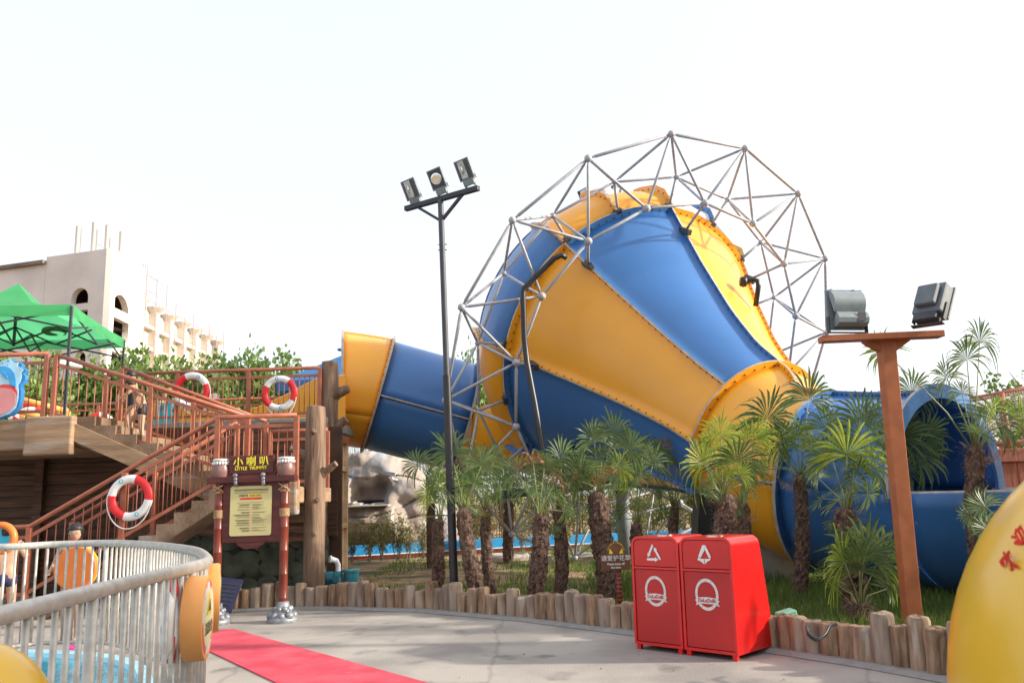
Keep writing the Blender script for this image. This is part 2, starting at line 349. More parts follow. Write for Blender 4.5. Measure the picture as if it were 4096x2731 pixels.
def panel(t0,t1,a0,a1,m,nt=14,na=12,name='funnel_panel'):
    b=MB();vs=[]
    ts=[t0+(t1-t0)*(i/nt) for i in range(nt+1)]
    fa=[0,.015,.04,.08,.14]+[.14+.72*k/na for k in range(1,na)]+[.86,.92,.96,.985,1]
    for t in ts:
        r=prof_r(t)
        for f in fa:
            th=a0+(a1-a0)*f; d=min(f,1-f)*abs(R(a1-a0))*r
            vs.append(S(t,th,lip(d)))
    k=len(fa)
    b.add(vs,[(i*k+j,i*k+j+1,(i+1)*k+j+1,(i+1)*k+j) for i in range(nt) for j in range(k-1)])
    o=sp(name,b,m,smooth=True)
    sd=o.modifiers.new('thick','SOLIDIFY'); sd.thickness=.015; sd.offset=0
    return o
seams=[-4,42.5,90,135,180,225,270,311,356]
cols=['yellow','blue','yellow','blue','yellow','blue','yellow','blue']
for k in range(8): panel(.74,-3.37,seams[k],seams[k+1],cols[k],18)
def fin(t0,t1,th,m,h0=.0,h1=.13,nt=24,bolts=True):
    b=MB(); vs=[]
    for i in range(nt+1):
        t=t0+(t1-t0)*i/nt
        for off in (h0,h1): 
            for dd in(-.25,.25):
                tan=(-u_*math.sin(R(th))+v_*math.cos(R(th)))*.02*(1 if dd>0 else -1)
                vs.append(S(t,th,off)+tan)
    for i in range(nt):
        a=i*4;c=a+4
        b.add([],[]) 
        b.f+=[(a,a+2,c+2,c),(a+1,c+1,c+3,a+3),(a+2,a+3,c+3,c+2)]; b.m+=[0,0,1]
    b.v=[tuple(x) for x in vs]
    if bolts:
        L=(S(t0,th)-S(t1,th)).length; nb=int(L/.17)
        for i in range(1,nb):
            t=t0+(t1-t0)*i/nb
            for sg in(-1,1):
                p=S(t,th,.09)+(-u_*math.sin(R(th))+v_*math.cos(R(th)))*.024*sg
                b.cur=2; b.ball(p,.016,6,4)
        b.cur=0
    return sp('seam_flange',b,[m,'flange_edge','bolt'])
fc=['yellow','yellow','blue','yellow','yellow','blue','blue','blue']
for k in range(8): fin(.74,-3.37,seams[k],fc[k])
dseam=[-3,42.5,66,90,112,135,180,225,270,311,357]; dcol=['blue','yellow','yellow','white','blue','yellow','blue','yellow','yellow','yellow']
for k in range(10): panel(2.25,.78,dseam[k],dseam[k+1],dcol[k],10,name='drum_panel')
for k in range(10): fin(2.25,.74,dseam[k],['yellow','yellow','yellow','yellow','blue','yellow','blue','yellow','yellow','blue'][k],h1=.18,nt=12)
def ring(c,nrm,u,v,r0,r1,m,th=.03,n=72,a0=0,a1=360,bolts=0,name='ring_flange'):
    b=MB(); vs=[];full=abs(a1-a0)>=359.9; N=n if full else n+1
    for k in range(N):
        q=R(a0+(a1-a0)*k/n); w=u*math.cos(q)+v*math.sin(q)
        for rr in(r0,r1):
            for s_ in(-.5,.5): vs.append(c+w*rr+nrm*th*s_)
    b.v=[tuple(x) for x in vs]
    for k in range(n):
        a=k*4;d=((k+1)%N)*4
        b.f+=[(a,a+2,d+2,d),(a+1,d+1,d+3,a+3),(a+2,a+3,d+3,d+2),(a,d,d+1,a+1)]; b.m+=[0,0,1,0]
    if bolts:
        b.cur=2
        for k in range(bolts):
            q=R(a0+(a1-a0)*(k+.5)/bolts)
            for s_ in(-.6,.6): b.ball(c+(u*math.cos(q)+v*math.sin(q))*((r0+r1)/2)+nrm*th*s_,.017,6,4)
    return sp(name,b,[m,'flange_edge','bolt'],smooth=False)
for k in range(8):
    a0,a1=seams[k],seams[k+1]; ring(cen(.74)+n_*.02,n_,u_,v_,2.98,3.17,cols[k],.04,14,a0,a1,int((a1-a0)/3.2))
ring(cen(-3.37),n_,u_,v_,1.25,1.42,'yellow',.04,bolts=40)
for k in range(10): ring(cen(2.25),n_,u_,v_,3.03,3.13,dcol[k],.03,n=10,a0=dseam[k],a1=dseam[k+1])

def sweep_frames(P):
    out=[];ref=Vector((0,0,1))
    for i,p in enumerate(P):
        a=P[max(0,i-1)];c=P[min(len(P)-1,i+1)];t=(c-a).normalized()
        z=(ref-t*ref.dot(t)).normalized(); x=t.cross(z)      # x right of travel
        out.append((p,t,x,z))
    return out
def bez(p0,p1,p2,p3,n):
    o=[]
    for i in range(n+1):
        t=i/n;o.append(p0*(1-t)**3+p1*3*t*(1-t)**2+p2*3*t*t*(1-t)+p3*t**3)
    return o
def tubepart(name,fr,r,a0,a1,m,na=24,thick=.02,lips=True):
    b=MB();vs=[]
    for i,(p,t,x,z) in enumerate(fr):
        for k in range(na+1):
            q=R(a0+(a1-a0)*k/na); d=min(k,na-k)*abs(R(a1-a0))/na*r; rr=r+(lip(d) if lips and a1-a0<300 else 0)
            vs.append(p+(x*math.cos(q)+z*math.sin(q))*rr)
    w=na+1
    b.add(vs,[(i*w+j,i*w+j+1,(i+1)*w+j+1,(i+1)*w+j) for i in range(len(fr)-1) for j in range(na)])
    o=sp(name,b,m,smooth=True)
    if thick: sd=o.modifiers.new('thick','SOLIDIFY'); sd.thickness=thick; sd.offset=0
    return o
def tubefin(fr,r,ang,m,h=.12,name='seam_flange',bolts=True):
    b=MB();vs=[];q=R(ang)
    for p,t,x,z in fr:
        w=x*math.cos(q)+z*math.sin(q); tn=-x*math.sin(q)+z*math.cos(q)
        for o_ in(r,r+h):
            for s_ in(-.018,.018): vs.append(p+w*o_+tn*s_)
    b.v=[tuple(v) for v in vs]
    for i in range(len(fr)-1):
        a=i*4;c=a+4; b.f+=[(a,a+2,c+2,c),(a+1,c+1,c+3,a+3),(a+2,a+3,c+3,c+2)]; b.m+=[0,0,1]
    if bolts:
        b.cur=2
        for i in range(len(fr)-1):
            for f in(0.25,.75):
                p=fr[i][0].lerp(fr[i+1][0],f); t,x,z=fr[i][1:]; w=x*math.cos(q)+z*math.sin(q); tn=-x*math.sin(q)+z*math.cos(q)
                for s_ in(-.024,.024): b.ball(p+w*(r+.07)+tn*s_,.016,6,4)
    return sp(name,b,[m,'flange_edge','bolt'])
P1=cen(-3.37); d1=-n_; P2=at(3305,1925,12.9); P3=at(3800,1965,11.35)
d2=Vector((.66,-.74,-.16)).normalized(); d3=Vector((.56,-.82,-.03)).normalized()
elb=sweep_frames(bez(P1,P1+d1*.85,P2-d2*.8,P2,14))
elb[0]=(P1,d1,elb[0][2],elb[0][3])
for a0,a1 in((90,180),(180,270),(270,360),(0,90)): tubepart('elbow_panel',elb,1.29,a0,a1,'yellow',14)
for a in(90,180,270,0): tubefin(elb,1.29,a,'yellow')
p,t,x,z=elb[-1]; ring(p,t,x,z,1.27,1.41,'blue',.05,bolts=36)
bt=sweep_frames(bez(P2,P2+d2*.8,P3-d3*.8,P3,14))
for a0,a1 in((90,180),(180,270),(270,360),(0,90)): tubepart('exit_tube_panel',bt,1.29,a0,a1,'blue',14)
for a in(90,180): tubefin(bt,1.29,a,'blue')
p,t,x,z=bt[-1]; ring(p,t,x,z,1.27,1.47,'rimblue',.05,n=48,a0=-2,a1=182,name='exit_rim')
P4=Vector((8.2,10.6,P3.z)); tr=sweep_frames(bez(P3,P3+d3*.9,P4+Vector((-1.1,0.05,0)),P4,12)+[P4+Vector((k*1.0,0.03*k*k,0)) for k in range(1,8)])
tubepart('open_trough',tr,1.30,180,360,'blue',20)
for a,nm in((180,'trough_lip'),(0,'trough_lip')):
    b=MB(); b.tube([p+x*math.cos(R(a))*1.31+Vector((0,0,.0)) for p,t,x,z in tr],.03,8); sp(nm,b,'flange_edge',smooth=True)
# entry tube on the left
L0=at(1370,1556,19.0); L1=at(1511,1576,19.2); L2=at(1850,1668,19.65)
dl0=Vector((.98,.205,0)); dl1=(L2-L1).normalized()
ef=sweep_frames([L0,L0.lerp(L1,.25),L0.lerp(L1,.5),L0.lerp(L1,.75),L1]); ef[0]=(L0,dl0,Vector((.205,-.98,0)),Vector((0,0,1)))
z1=(Vector((0,0,1))-dl1*dl1.z).normalized(); ef[-1]=(L1,dl1,dl1.cross(z1),z1)
def ruled(fr):   # interpolate frames between first and last so flange planes stay true
    A,B=fr[0],fr[-1]; out=[]
    for i in range(9):
        f=i/8; x=A[2].lerp(B[2],f).normalized(); z=A[3].lerp(B[3],f).normalized(); out.append((A[0].lerp(B[0],f),A[1],x,z))
    return out
ef=ruled(ef)
for a0,a1 in((-30,150),(150,330)): tubepart('entry_elbow_panel',ef,1.29,a0,a1,'yellow',22)
tubefin(ef,1.29,97,'yellow',.13)
A=ef[0]; ring(A[0],A[1],A[2],A[3],1.27,1.38,'yellow',.06); A=ef[-1]; ring(A[0],A[1],A[2],A[3],1.27,1.42,'yellow',.05,bolts=44)
lt=sweep_frames([L1.lerp(L2,k/8) for k in range(9)])
tubepart('entry_tube_panel',lt,1.29,-8,172,'blue',22); tubepart('entry_tube_panel',lt,1.29,172,352,'blue',22)
tubefin(lt,1.29,-8,'blue',.1); tubefin(lt,1.29,172,'blue',.1)
A=lt[-1]; ring(A[0],A[1],A[2],A[3],1.25,1.36,'blue',.05)
# orange transition trough from the tube end into the drum
TE=FC+n_*1.4+wdir(-62)*1.45
b=MB();vs=[];na=20;nn=10
end_c=FC+n_*1.25+wdir(-58)*.95
A=lt[-1]
for i in range(nn+1):
    f=i/nn; c=A[0].lerp(end_c,f); rr=1.31+(2.3-1.31)*f**1.3
    x=A[2].lerp((-v_*.25-u_*-1).normalized() if False else Vector((.75,-.66,-.1)),f*.8).normalized(); z=Vector((0,0,1)); z=(z-x*z.dot(x)).normalized()
    ang0,ang1=178-0*f,362+12*f
    for k in range(na+1):
        q=R(ang0+(ang1-ang0)*k/na); vs.append(c+(x*math.cos(q)+z*math.sin(q))*rr)
w=na+1; b.add(vs,[(i*w+j,i*w+j+1,(i+1)*w+j+1,(i+1)*w+j) for i in range(nn) for j in range(na)])
o=sp('transition_trough',b,'yellow',smooth=True); sd=o.modifiers.new('t','SOLIDIFY'); sd.thickness=.02
# start trough on the platform
def sy(px,py): p=at(px,py,17.6); return (p.x,p.z)
b=MB(); poly=[sy(560,1700),sy(1385,1700),sy(1385,1505),sy(1330,1512),sy(1267,1521),sy(1150,1583),sy(1060,1625),sy(983,1651),sy(900,1655),sy(820,1652),sy(760,1640),sy(690,1618),sy(640,1612),sy(590,1640)]
b.prism(poly,17.5,17.56); sp('start_trough_side',b,'yellow')
b=MB(); b.prism([(x,z-.02) for x,z in poly],19.9,19.96); sp('start_trough_side',b,'yellow')
b=MB(); a=sy(590,1690);c=sy(1385,1640); b.add([(a[0],17.56,a[1]),(c[0],17.56,c[1]),(c[0],19.9,c[1]),(a[0],19.9,a[1])],[(0,1,2,3)]); sp('start_trough_floor',b,'yellow')
b=MB()
for k in range(7):
    f=k/6
pts=poly[2:]
b.tube([(x,17.53,z) for x,z in pts],.035,8); sp('start_trough_lip',b,'yellow',smooth=True)
# supports
b=MB(); b.tube([P1+Vector((-.4,.6,-1.2)),P1+Vector((-.4,.6,-P1.z))],.14,14); sp('support_column',b,'steel',smooth=True)
b=MB(); q=at(2490,2000,18.0); b.tube([(q.x,18,0),(q.x,18,2.0)],.15,14); sp('support_column',b,'lampgrey',smooth=True)
b=MB(); q=at(2830,2080,13.6); b.prism([(q.x-.35,0),(q.x+.35,0),(q.x+.2,1.5),(q.x-.15,1.5)],13.3,13.8); sp('support_block',b,'black')
b=MB(); q=at(3040,2250,13.9); b.box((q.x+.05,14.1,.45),(1.15,.8,1.1)); sp('concrete_footing',b,'manhole',bevel=.02)
b=MB(); 
q=at(2120,1975,15.9); b.bar((q.x-.55,15.9,q.z),(q.x+1.2,15.9,q.z+.12),.16,.16); b.bar((q.x+.6,15.9,q.z),(q.x+.9,16.6,q.z+1.0),.12,.12); sp('support_beam',b,'black')
# water pipe on the funnel
b=MB(); pp=[at(2265,1030,14.55),at(2245,1020,14.5),at(2215,1035,14.5),at(2095,1155,14.6),at(2092,1170,14.6),at(2092,1200,14.6),at(2097,1350,14.7),at(2108,1450,14.7),at(2140,1620,14.5),at(2175,1830,14.4),at(2200,1900,14.4)]
b.tube(pp,.055,10); sp('water_pipe',b,'black',smooth=True)
b=MB(); pp=[at(2985,1128,15.6),at(3010,1118,15.6),at(3030,1122,15.6),at(3034,1145,15.6),at(3022,1225,15.7)]
b.tube(pp,.05,10); b.lathe([(.09,0),(.11,.05),(.09,.12)],pp[0],12,(-1,0,.1)); sp('water_pipe',b,'black',smooth=True)
# lamps on top of the drum
cq=at(2410,778,18.3); b=MB(); b.lathe([(.30,-.10),(.32,0),(.28,.06),(.18,.13),(.05,.17)],cq,22); sp('top_hub',b,'white',smooth=True,auto=40)
for px,py,sg in((2335,775,-1),(2462,765,1)):
    b=MB(); q=at(px,py,18.2); b.box(q,(.24,.10,.20),Matrix.Rotation(R(18*sg),3,'Y')@Matrix.Rotation(R(30*sg),3,'Z')); fl_=sp('hub_floodlight',b,'black'); b=MB(); b.box(q+Vector((0,-.07,0)),(.17,.02,.15),Matrix.Rotation(R(18*sg),3,'Y')@Matrix.Rotation(R(30*sg),3,'Z')); sp('hub_floodlight_glass',b,'glass')
b=MB(); q=at(2385,700,18.3); b.tube([cq,at(2376,640,18.3)],.008,5); sp('thin_aerial',b,'white')

# ---------------------------------------------------------------- space-frame ring
RING=empty('space_frame_ring',(3.0,17,0),'grey tubular steel space frame ring encircling the big funnel','steel frame')
def rp(name,b,m='steel',**k):
    o=b.build(name,m,None,**k); o.parent=RING; o.matrix_parent_inverse=Matrix.Translation((-3,-17,0)); return o
N=16; ph=6.0755
def on(k,d,r,p): q=p+2*math.pi*k/N; return FC+n_*d+(u_*math.cos(q)+v_*math.sin(q))*r
ON=[on(k,0,4.6775,ph) for k in range(N)]; FN=[on(k,-.3207,3.4326,ph-math.pi/16) for k in range(N)]; BN=[on(k,.7834,3.7751,ph-math.pi/16) for k in range(N)]
def strut(a,c,r=.0275,name='brace_tube'):
    d=(c-a).normalized(); b=MB(); L=(c-a).length
    b.tube([a+d*.07,a+d*.13,a+d*.14,c-d*.14,c-d*.13,c-d*.07],[r*.55,r*.7,r,r,r*.7,r*.55],8); return rp(name,b,smooth=True)
def node(p,r): b=MB(); b.ball(p,r,14,10); return rp('node_ball',b,smooth=True)
ghost=lambda p:p.z<-.05
for k in range(N):
    j=(k+1)%N
    for A_,r in((ON,.032),(FN,.030),(BN,.028)): strut(A_[k],A_[j],r,'chord_tube')
    strut(ON[k],FN[k]);strut(ON[k],FN[j]);strut(ON[k],BN[k]);strut(ON[k],BN[j]);strut(FN[k],BN[k])
    node(ON[k],.072);node(FN[k],.078);node(BN[k],.058)
    a=(ph-math.pi/16+2*math.pi*k/N)*180/math.pi%360
    tgt=cen(.80)+wdir(a)*3.1
    b=MB(); d=(tgt-BN[k]).normalized(); b.tube([BN[k],tgt],.028,8); rp('bracket_strut',b,smooth=True)
    b=MB(); tn=(-u_*math.sin(R(a))+v_*math.cos(R(a))); 
    Mx=Matrix((tn,wdir(a),n_)).transposed(); b.box(tgt,(.30,.14,.09),Mx); b.box(tgt+tn*.0+wdir(a)*.06,(.16,.12,.12),Mx); rp('bracket_plate',b,'darkgrey',bevel=.015)
    best=min(seams,key=lambda s:abs((s-a+180)%360-180))
    if abs((best-a+180)%360-180)<13:
        tgt=S(.1,best,.13); b=MB(); b.tube([FN[k],tgt],.028,8); rp('bracket_strut',b,smooth=True)
        b=MB(); b.box(tgt,(.12,.12,.30),Matrix((-u_*math.sin(R(best))+v_*math.cos(R(best)),wdir(best),n_)).transposed()); rp('bracket_plate',b,'darkgrey',bevel=.015)
for dx,dy in((-1.5,-.2),(-.4,.1),(1.1,.4)):
    b=MB(); b.box((1.97+dx,19.0+dy,.02),(.5,.5,.35)); rp('footing_block',b,'manhole',bevel=.02)
# ---------------------------------------------------------------- raised platform and stairs
PLAT=empty('wooden_platform',(-6,15,0),'raised brown plank walkway building with carved edges above the stairs','platform building')
def pc(root,name,b,m,**k):
    o=b.build(name,m,None,**k); o.parent=root; o.matrix_parent_inverse=Matrix.Translation(-Vector(root.location)); return o
def planks(root,name,x0,x1,z0,z1,y,m,h=.16,th=.06,ax='x'):
    b=MB(); z=z0;rr=random.Random(int(x0*10))
    while z<z1-.02:
        hh=min(h,z1-z); b.box(((x0+x1)/2,y+rr.uniform(-.012,.012),z+hh/2),(x1-x0,th,hh-.012)); z+=h
    return pc(root,name,b,m)
b=MB(); b.box((-8.3,18.4,3.02),(9.4,5.3,.2)); pc(PLAT,'upper_deck',b,'kerb',bevel=.02)
planks(PLAT,'plank_wall',-7.05,-3.45,1.0,2.92,14.75,'plank')
planks(PLAT,'plank_wall',-14,-7.05,.0,2.92,15.75,'plank',.2)
planks(PLAT,'plank_wall',-7.05,-3.3,.9,1.7,15.3,'plank',.2)
for k in range(4): b=MB(); b.box((-13+k*2,15.65,1.45),(.16,.12,2.9)); pc(PLAT,'wall_post',b,'plank')
b=MB(); b.box((-10.5,15.86,1.45),(7.2,.1,2.95)); b.box((-5.2,15.45,1.45),(3.9,.1,2.9)); pc(PLAT,'inner_wall',b,'plankdark')
b=MB(); b.box((-9.2,14.45,2.74),(4.1,2.5,.5)); o=pc(PLAT,'upper_landing',b,'deckwood',bevel=.03)
b=MB(); b.box((-7.42,13.10,2.69),(.76,.2,.62)); pc(PLAT,'carved_beam',b,'deckwood',bevel=.03)
b=MB(); b.box((-3.95,14.85,1.9),(1.1,.2,2.1)); pc(PLAT,'end_wall',b,'plank')
# stone base
b=MB(); rr=random.Random(5)
b.cur=1; b.box((-5.45,15.2,.47),(4.0,.3,.95)); b.cur=0
for j in range(4):
    x=-7.4
    while x<-3.55:
        wd=rr.uniform(.25,.5); b.ball((x+wd/2,15.06,.12+j*.24+rr.uniform(-.03,.03)),1,10,8,(wd*.56,.035,.15)); x+=wd*.95
pc(PLAT,'stone_base',b,['stone','grout'],smooth=True)
# sunlit end pier beside the carved columns
px_=-3.47
b=MB(); b.box((px_-.13,16.25,.55),(.26,1.1,1.1)); b.box((px_-.13,16.25,2.45),(.26,1.1,.7)); b.box((px_-.13,16.65,1.6),(.26,.3,1.0)); b.box((px_-.13,15.85,1.6),(.26,.3,1.0)); pc(PLAT,'plaster_pier',b,'plaster',bevel=.03)
b=MB(); b.box((px_+.02,16.76,1.4),(.08,.12,2.8)); b.box((px_+.02,16.2,2.15),(.08,1.0,.1)); b.box((px_+.02,16.2,1.05),(.08,1.0,.1)); pc(PLAT,'pier_frame',b,'plaster')
b=MB(); b.box((px_-.12,16.25,1.6),(.02,1.0,1.0)); pc(PLAT,'pier_panel',b,'deckred')
b=MB(); b.box((px_-.02,16.3,2.72),(.2,1.1,.14)); pc(PLAT,'slide_bracket',b,'postorange')

STA=empty('concrete_staircase',(-5.7,13.2,0),'two flight concrete staircase with carved plank sides climbing to the walkway','staircase')
def flight(x0,z0,x1,z1,n,ya,yb,th,name):
    b=MB(); dx=(x1-x0)/n; dz=(z1-z0)/n; top=[];
    for k in range(n):
        top+=[(x0+dx*k,z0+dz*k),(x0+dx*k,z0+dz*(k+1)),]
    top+=[(x1,z1)]
    bot=[(x1,z1-th),(x0+.0,z0-th*.7)]
    poly=top+bot
    for i in range(len(poly)): pass
    b.prism(poly,ya,yb); return pc(STA,name,b,'step')
flight(-7.0,.0,-4.25,1.75,11,12.15,13.05,.20,'lower_flight')
o=flight(-4.35,1.75,-7.10,2.99,8,13.15,14.55,.42,'upper_flight')
b=MB(); b.box((-3.80,13.3,1.63),(1.15,2.3,.24)); pc(STA,'landing_slab',b,'deckwood',bevel=.02)
b=MB(); b.box((-3.36,12.25,1.60),(.28,.22,.52)); pc(STA,'landing_beam_end',b,'deckwood',bevel=.03)
b=MB(); b.prism([(-7.1,2.62),(-7.1,2.90),(-4.4,1.66),(-4.4,1.38)],13.09,13.145); pc(STA,'carved_stringer',b,'deckwood')
b=MB(); b.box((-8.4,12.6,.08),(2.6,1.2,.17)); pc(STA,'bottom_plinth',b,'step',bevel=.02)

# ---------------------------------------------------------------- railings
def railing(pts,label,height=1.05,post=.075,pstep=1.35,bal=.13,name='metal_railing',mid=.15,m='rail',lift=.1,posts_at=None,hook=False):
    pts=[Vector(p) for p in pts]; root=empty(name,pts[0],label,'railing','rust red metal railings of the stairs and walkway')
    up=Vector((0,0,1)); b=MB(); b.tube([p+up*height for p in pts],.036,10); pc(root,'top_rail',b,m,smooth=True)
    for i in range(len(pts)-1):
        a,c=pts[i],pts[i+1]; L=Vector((c.x-a.x,c.y-a.y,0)).length
        for hh,nm in((height-mid,'mid_rail'),(lift,'bottom_rail')):
            b=MB(); b.bar(a+up*hh,c+up*hh,.035,.05); pc(root,nm,b,m)
        nb=max(1,round(L/bal))
        for k in range(1,nb):
            p=a.lerp(c,k/nb); b=MB(); b.tube([p+up*lift,p+up*(height-mid)],.0085,6); pc(root,'baluster',b,m,smooth=True)
        npst=max(1,round(L/pstep))
        for k in range(npst+1):
            if k==0 and i>0: continue
            p=a.lerp(c,k/npst); b=MB(); b.bar(p-up*.04,p+up*(height-.02),post,post,(0,1,0)); pc(root,'post',b,m,bevel=.006)
    return root
xr=lambda px,Y,py:at(px,py,Y).x
railing([(-9.6,12.2,.2),(-7.12,12.2,.25),(-4.42,12.2,1.75),(-3.25,12.2,1.75)],'lowest rust red railing, on the near side of the lower stair flight')
railing([(-6.95,13.05,.3),(-4.42,13.05,1.75)],'rust red railing on the inner side of the lower stair flight')
railing([(-4.30,13.2,1.85),(-7.47,13.2,2.97)],'rust red railing climbing left along the near side of the upper flight')
railing([(-7.62,13.2,3.0),(-10.2,13.2,3.0)],'level rust red railing beside the wave board, left of the upper flight')
railing([(-4.4,14.5,1.9),(-7.0,14.5,2.95)],'rust red railing along the far side of the upper flight',pstep=1.5)
railing([(-4.3,14.45,1.78),(-3.3,14.45,1.78)],'short level rust red railing at the back of the half landing',.98)
railing([(-7.95,15.85,3.12),(-3.78,15.85,3.12)],'long level rust red railing of the upper walkway where two lifebuoys hang',.98,pstep=1.39,bal=.10)
railing([(-12.5,20.3,3.12),(-3.9,20.3,3.12)],'far rust red railing at the back edge of the upper walkway',.98,pstep=2.0,bal=.2)

# ---------------------------------------------------------------- carved columns
def column(cx,cy,h,r,label,knots,seed,lean=0):
    b=MB(); n=28; m_=26; vs=[]
    for i in range(m_+1):
        z=h*i/m_
        for k in range(n):
            q=2*math.pi*k/n; rr=r*(1.08-.1*i/m_)*(1+.09*fnoise((math.cos(q)*1.5+seed,math.sin(q)*1.5,z*.6),1,4))
            if i==m_: rr*=.93
            vs.append((cx+lean*z+rr*math.cos(q),cy+rr*math.sin(q),z))
    vs.append((cx+lean*h,cy,h+.03)); c=len(vs)-1
    b.add(vs,[(i*n+k,i*n+(k+1)%n,(i+1)*n+(k+1)%n,(i+1)*n+k) for i in range(m_) for k in range(n)]+[(m_*n+k,m_*n+(k+1)%n,c) for k in range(n)])
    root=empty('carved_log_column',(cx,cy,0),label,'column'); pc(root,'shaft',b,'pillar',smooth=True,auto=50)
    for (dx,dy,z,L,rr,rise) in knots:
        b=MB(); d=Vector((dx,dy,rise)).normalized(); p0=Vector((cx,cy,z))+d*(r*.5)
        b.tube([p0,p0+d*(r*.6),p0+d*L*.8,p0+d*L,p0+d*(L+.005)],[rr*1.7,rr*1.25,rr,rr*.9,rr*.3],14)
        pc(root,'branch_stub',b,'pillar',smooth=True,auto=60)
    return root
column(-3.10,12.75,Z(1628,12.75,1240),.155,'shorter carved log column with branch stubs beside the sign board',[(-1,-.3,Z(1810,12.5,1170)-.1,.34,.055,.5),(1,-.3,Z(1880,12.5,1290)-.14,.36,.05,.7),(.05,-1,Z(1735,12.5,1240),.17,.035,.25),(.25,-1,Z(2135,12.5,1240),.12,.03,0),(.5,-1,Z(2000,12.5,1250),.11,.03,0)],3)
column(-3.62,16.0,Z(1448,16,1303),.17,'taller carved log column rising against the yellow tube end',[(1,-.2,Z(1570,15.8,1330)-.05,.33,.09,.35),(1,-.2,Z(1700,15.8,1330)-.12,.34,.08,.7)],9)

# ---------------------------------------------------------------- lifebuoys
def buoy(c,r,right,label,rot=0,ropeang=(200,345),up=(0,0,1)):
    c=Vector(c); root=empty('lifebuoy',c,label,'lifebuoy','red and white ring lifebuoys')
    F=frameM((0,0,0),right,up); b=MB(); n=48;m_=14;rm=r*.17;r0=r-rm
    vs=[];
    for k in range(n):
        q=2*math.pi*k/n
        for j in range(m_):
            a=2*math.pi*j/m_; rr=r0+rm*1.12*math.cos(a); vs.append(F@Vector((rr*math.cos(q),rm*.8*math.sin(a),rr*math.sin(q))))
    b.v=[tuple(v) for v in vs]
    for k in range(n):
        q=(360*(k+.5)/n-rot)%360; mi=1 if (q%180)<84 else 0
        for j in range(m_): b.f.append((k*m_+j,k*m_+(j+1)%m_,((k+1)%n)*m_+(j+1)%m_,((k+1)%n)*m_+j)); b.m.append(mi)
    o=b.build('ring_body',['white','redring'],root,smooth=True)
    b=MB(); pts=[]
    for k in range(22):
        q=R(ropeang[0]+(ropeang[1]-ropeang[0])*k/21); f=math.sin(math.pi*k/21); pts.append(F@Vector(((r*.99+.09*r*f)*math.cos(q),-rm*.4,(r*.99+.28*r*f)*math.sin(q)-.03*f)))
    b.tube(pts,.009,6); b.build('grab_rope','white',root,smooth=True)
    for a in(rot+128,rot-52):
        b=MB(); p=F@Vector((r0*math.cos(R(a)),-rm*.84,r0*math.sin(R(a)))); 
        b.lathe([(rm*.55,0),(rm*.55,.006)],p,16,F@Vector((0,-1,0))); b.build('round_emblem','cyan',root)
        b=MB(); b.lathe([(rm*.3,0),(rm*.3,.004)],p+F@Vector((rm*.05,-.007,0)),12,F@Vector((0,-1,0))); b.build('round_emblem','white',root)
    return root
M['redring']=mat('red_vinyl_band',(.70,.02,.025),.4,.08,8)
p=at(766,1563,15.72); buoy(p,.36,(1,0,0),'red and white lifebuoy on the upper walkway railing above the stair handrail',rot=-65,ropeang=(240,385))
p=at(1118,1573,15.72); buoy(p,.345,(1,0,0),'red and white lifebuoy on the upper railing nearest the carved columns',rot=-29,ropeang=(225,345))
p=at(521,1990,12.1); buoy(p,.325,(1,0,0),'red and white lifebuoy tied low on the stair handrail',rot=-10,ropeang=(170,350))

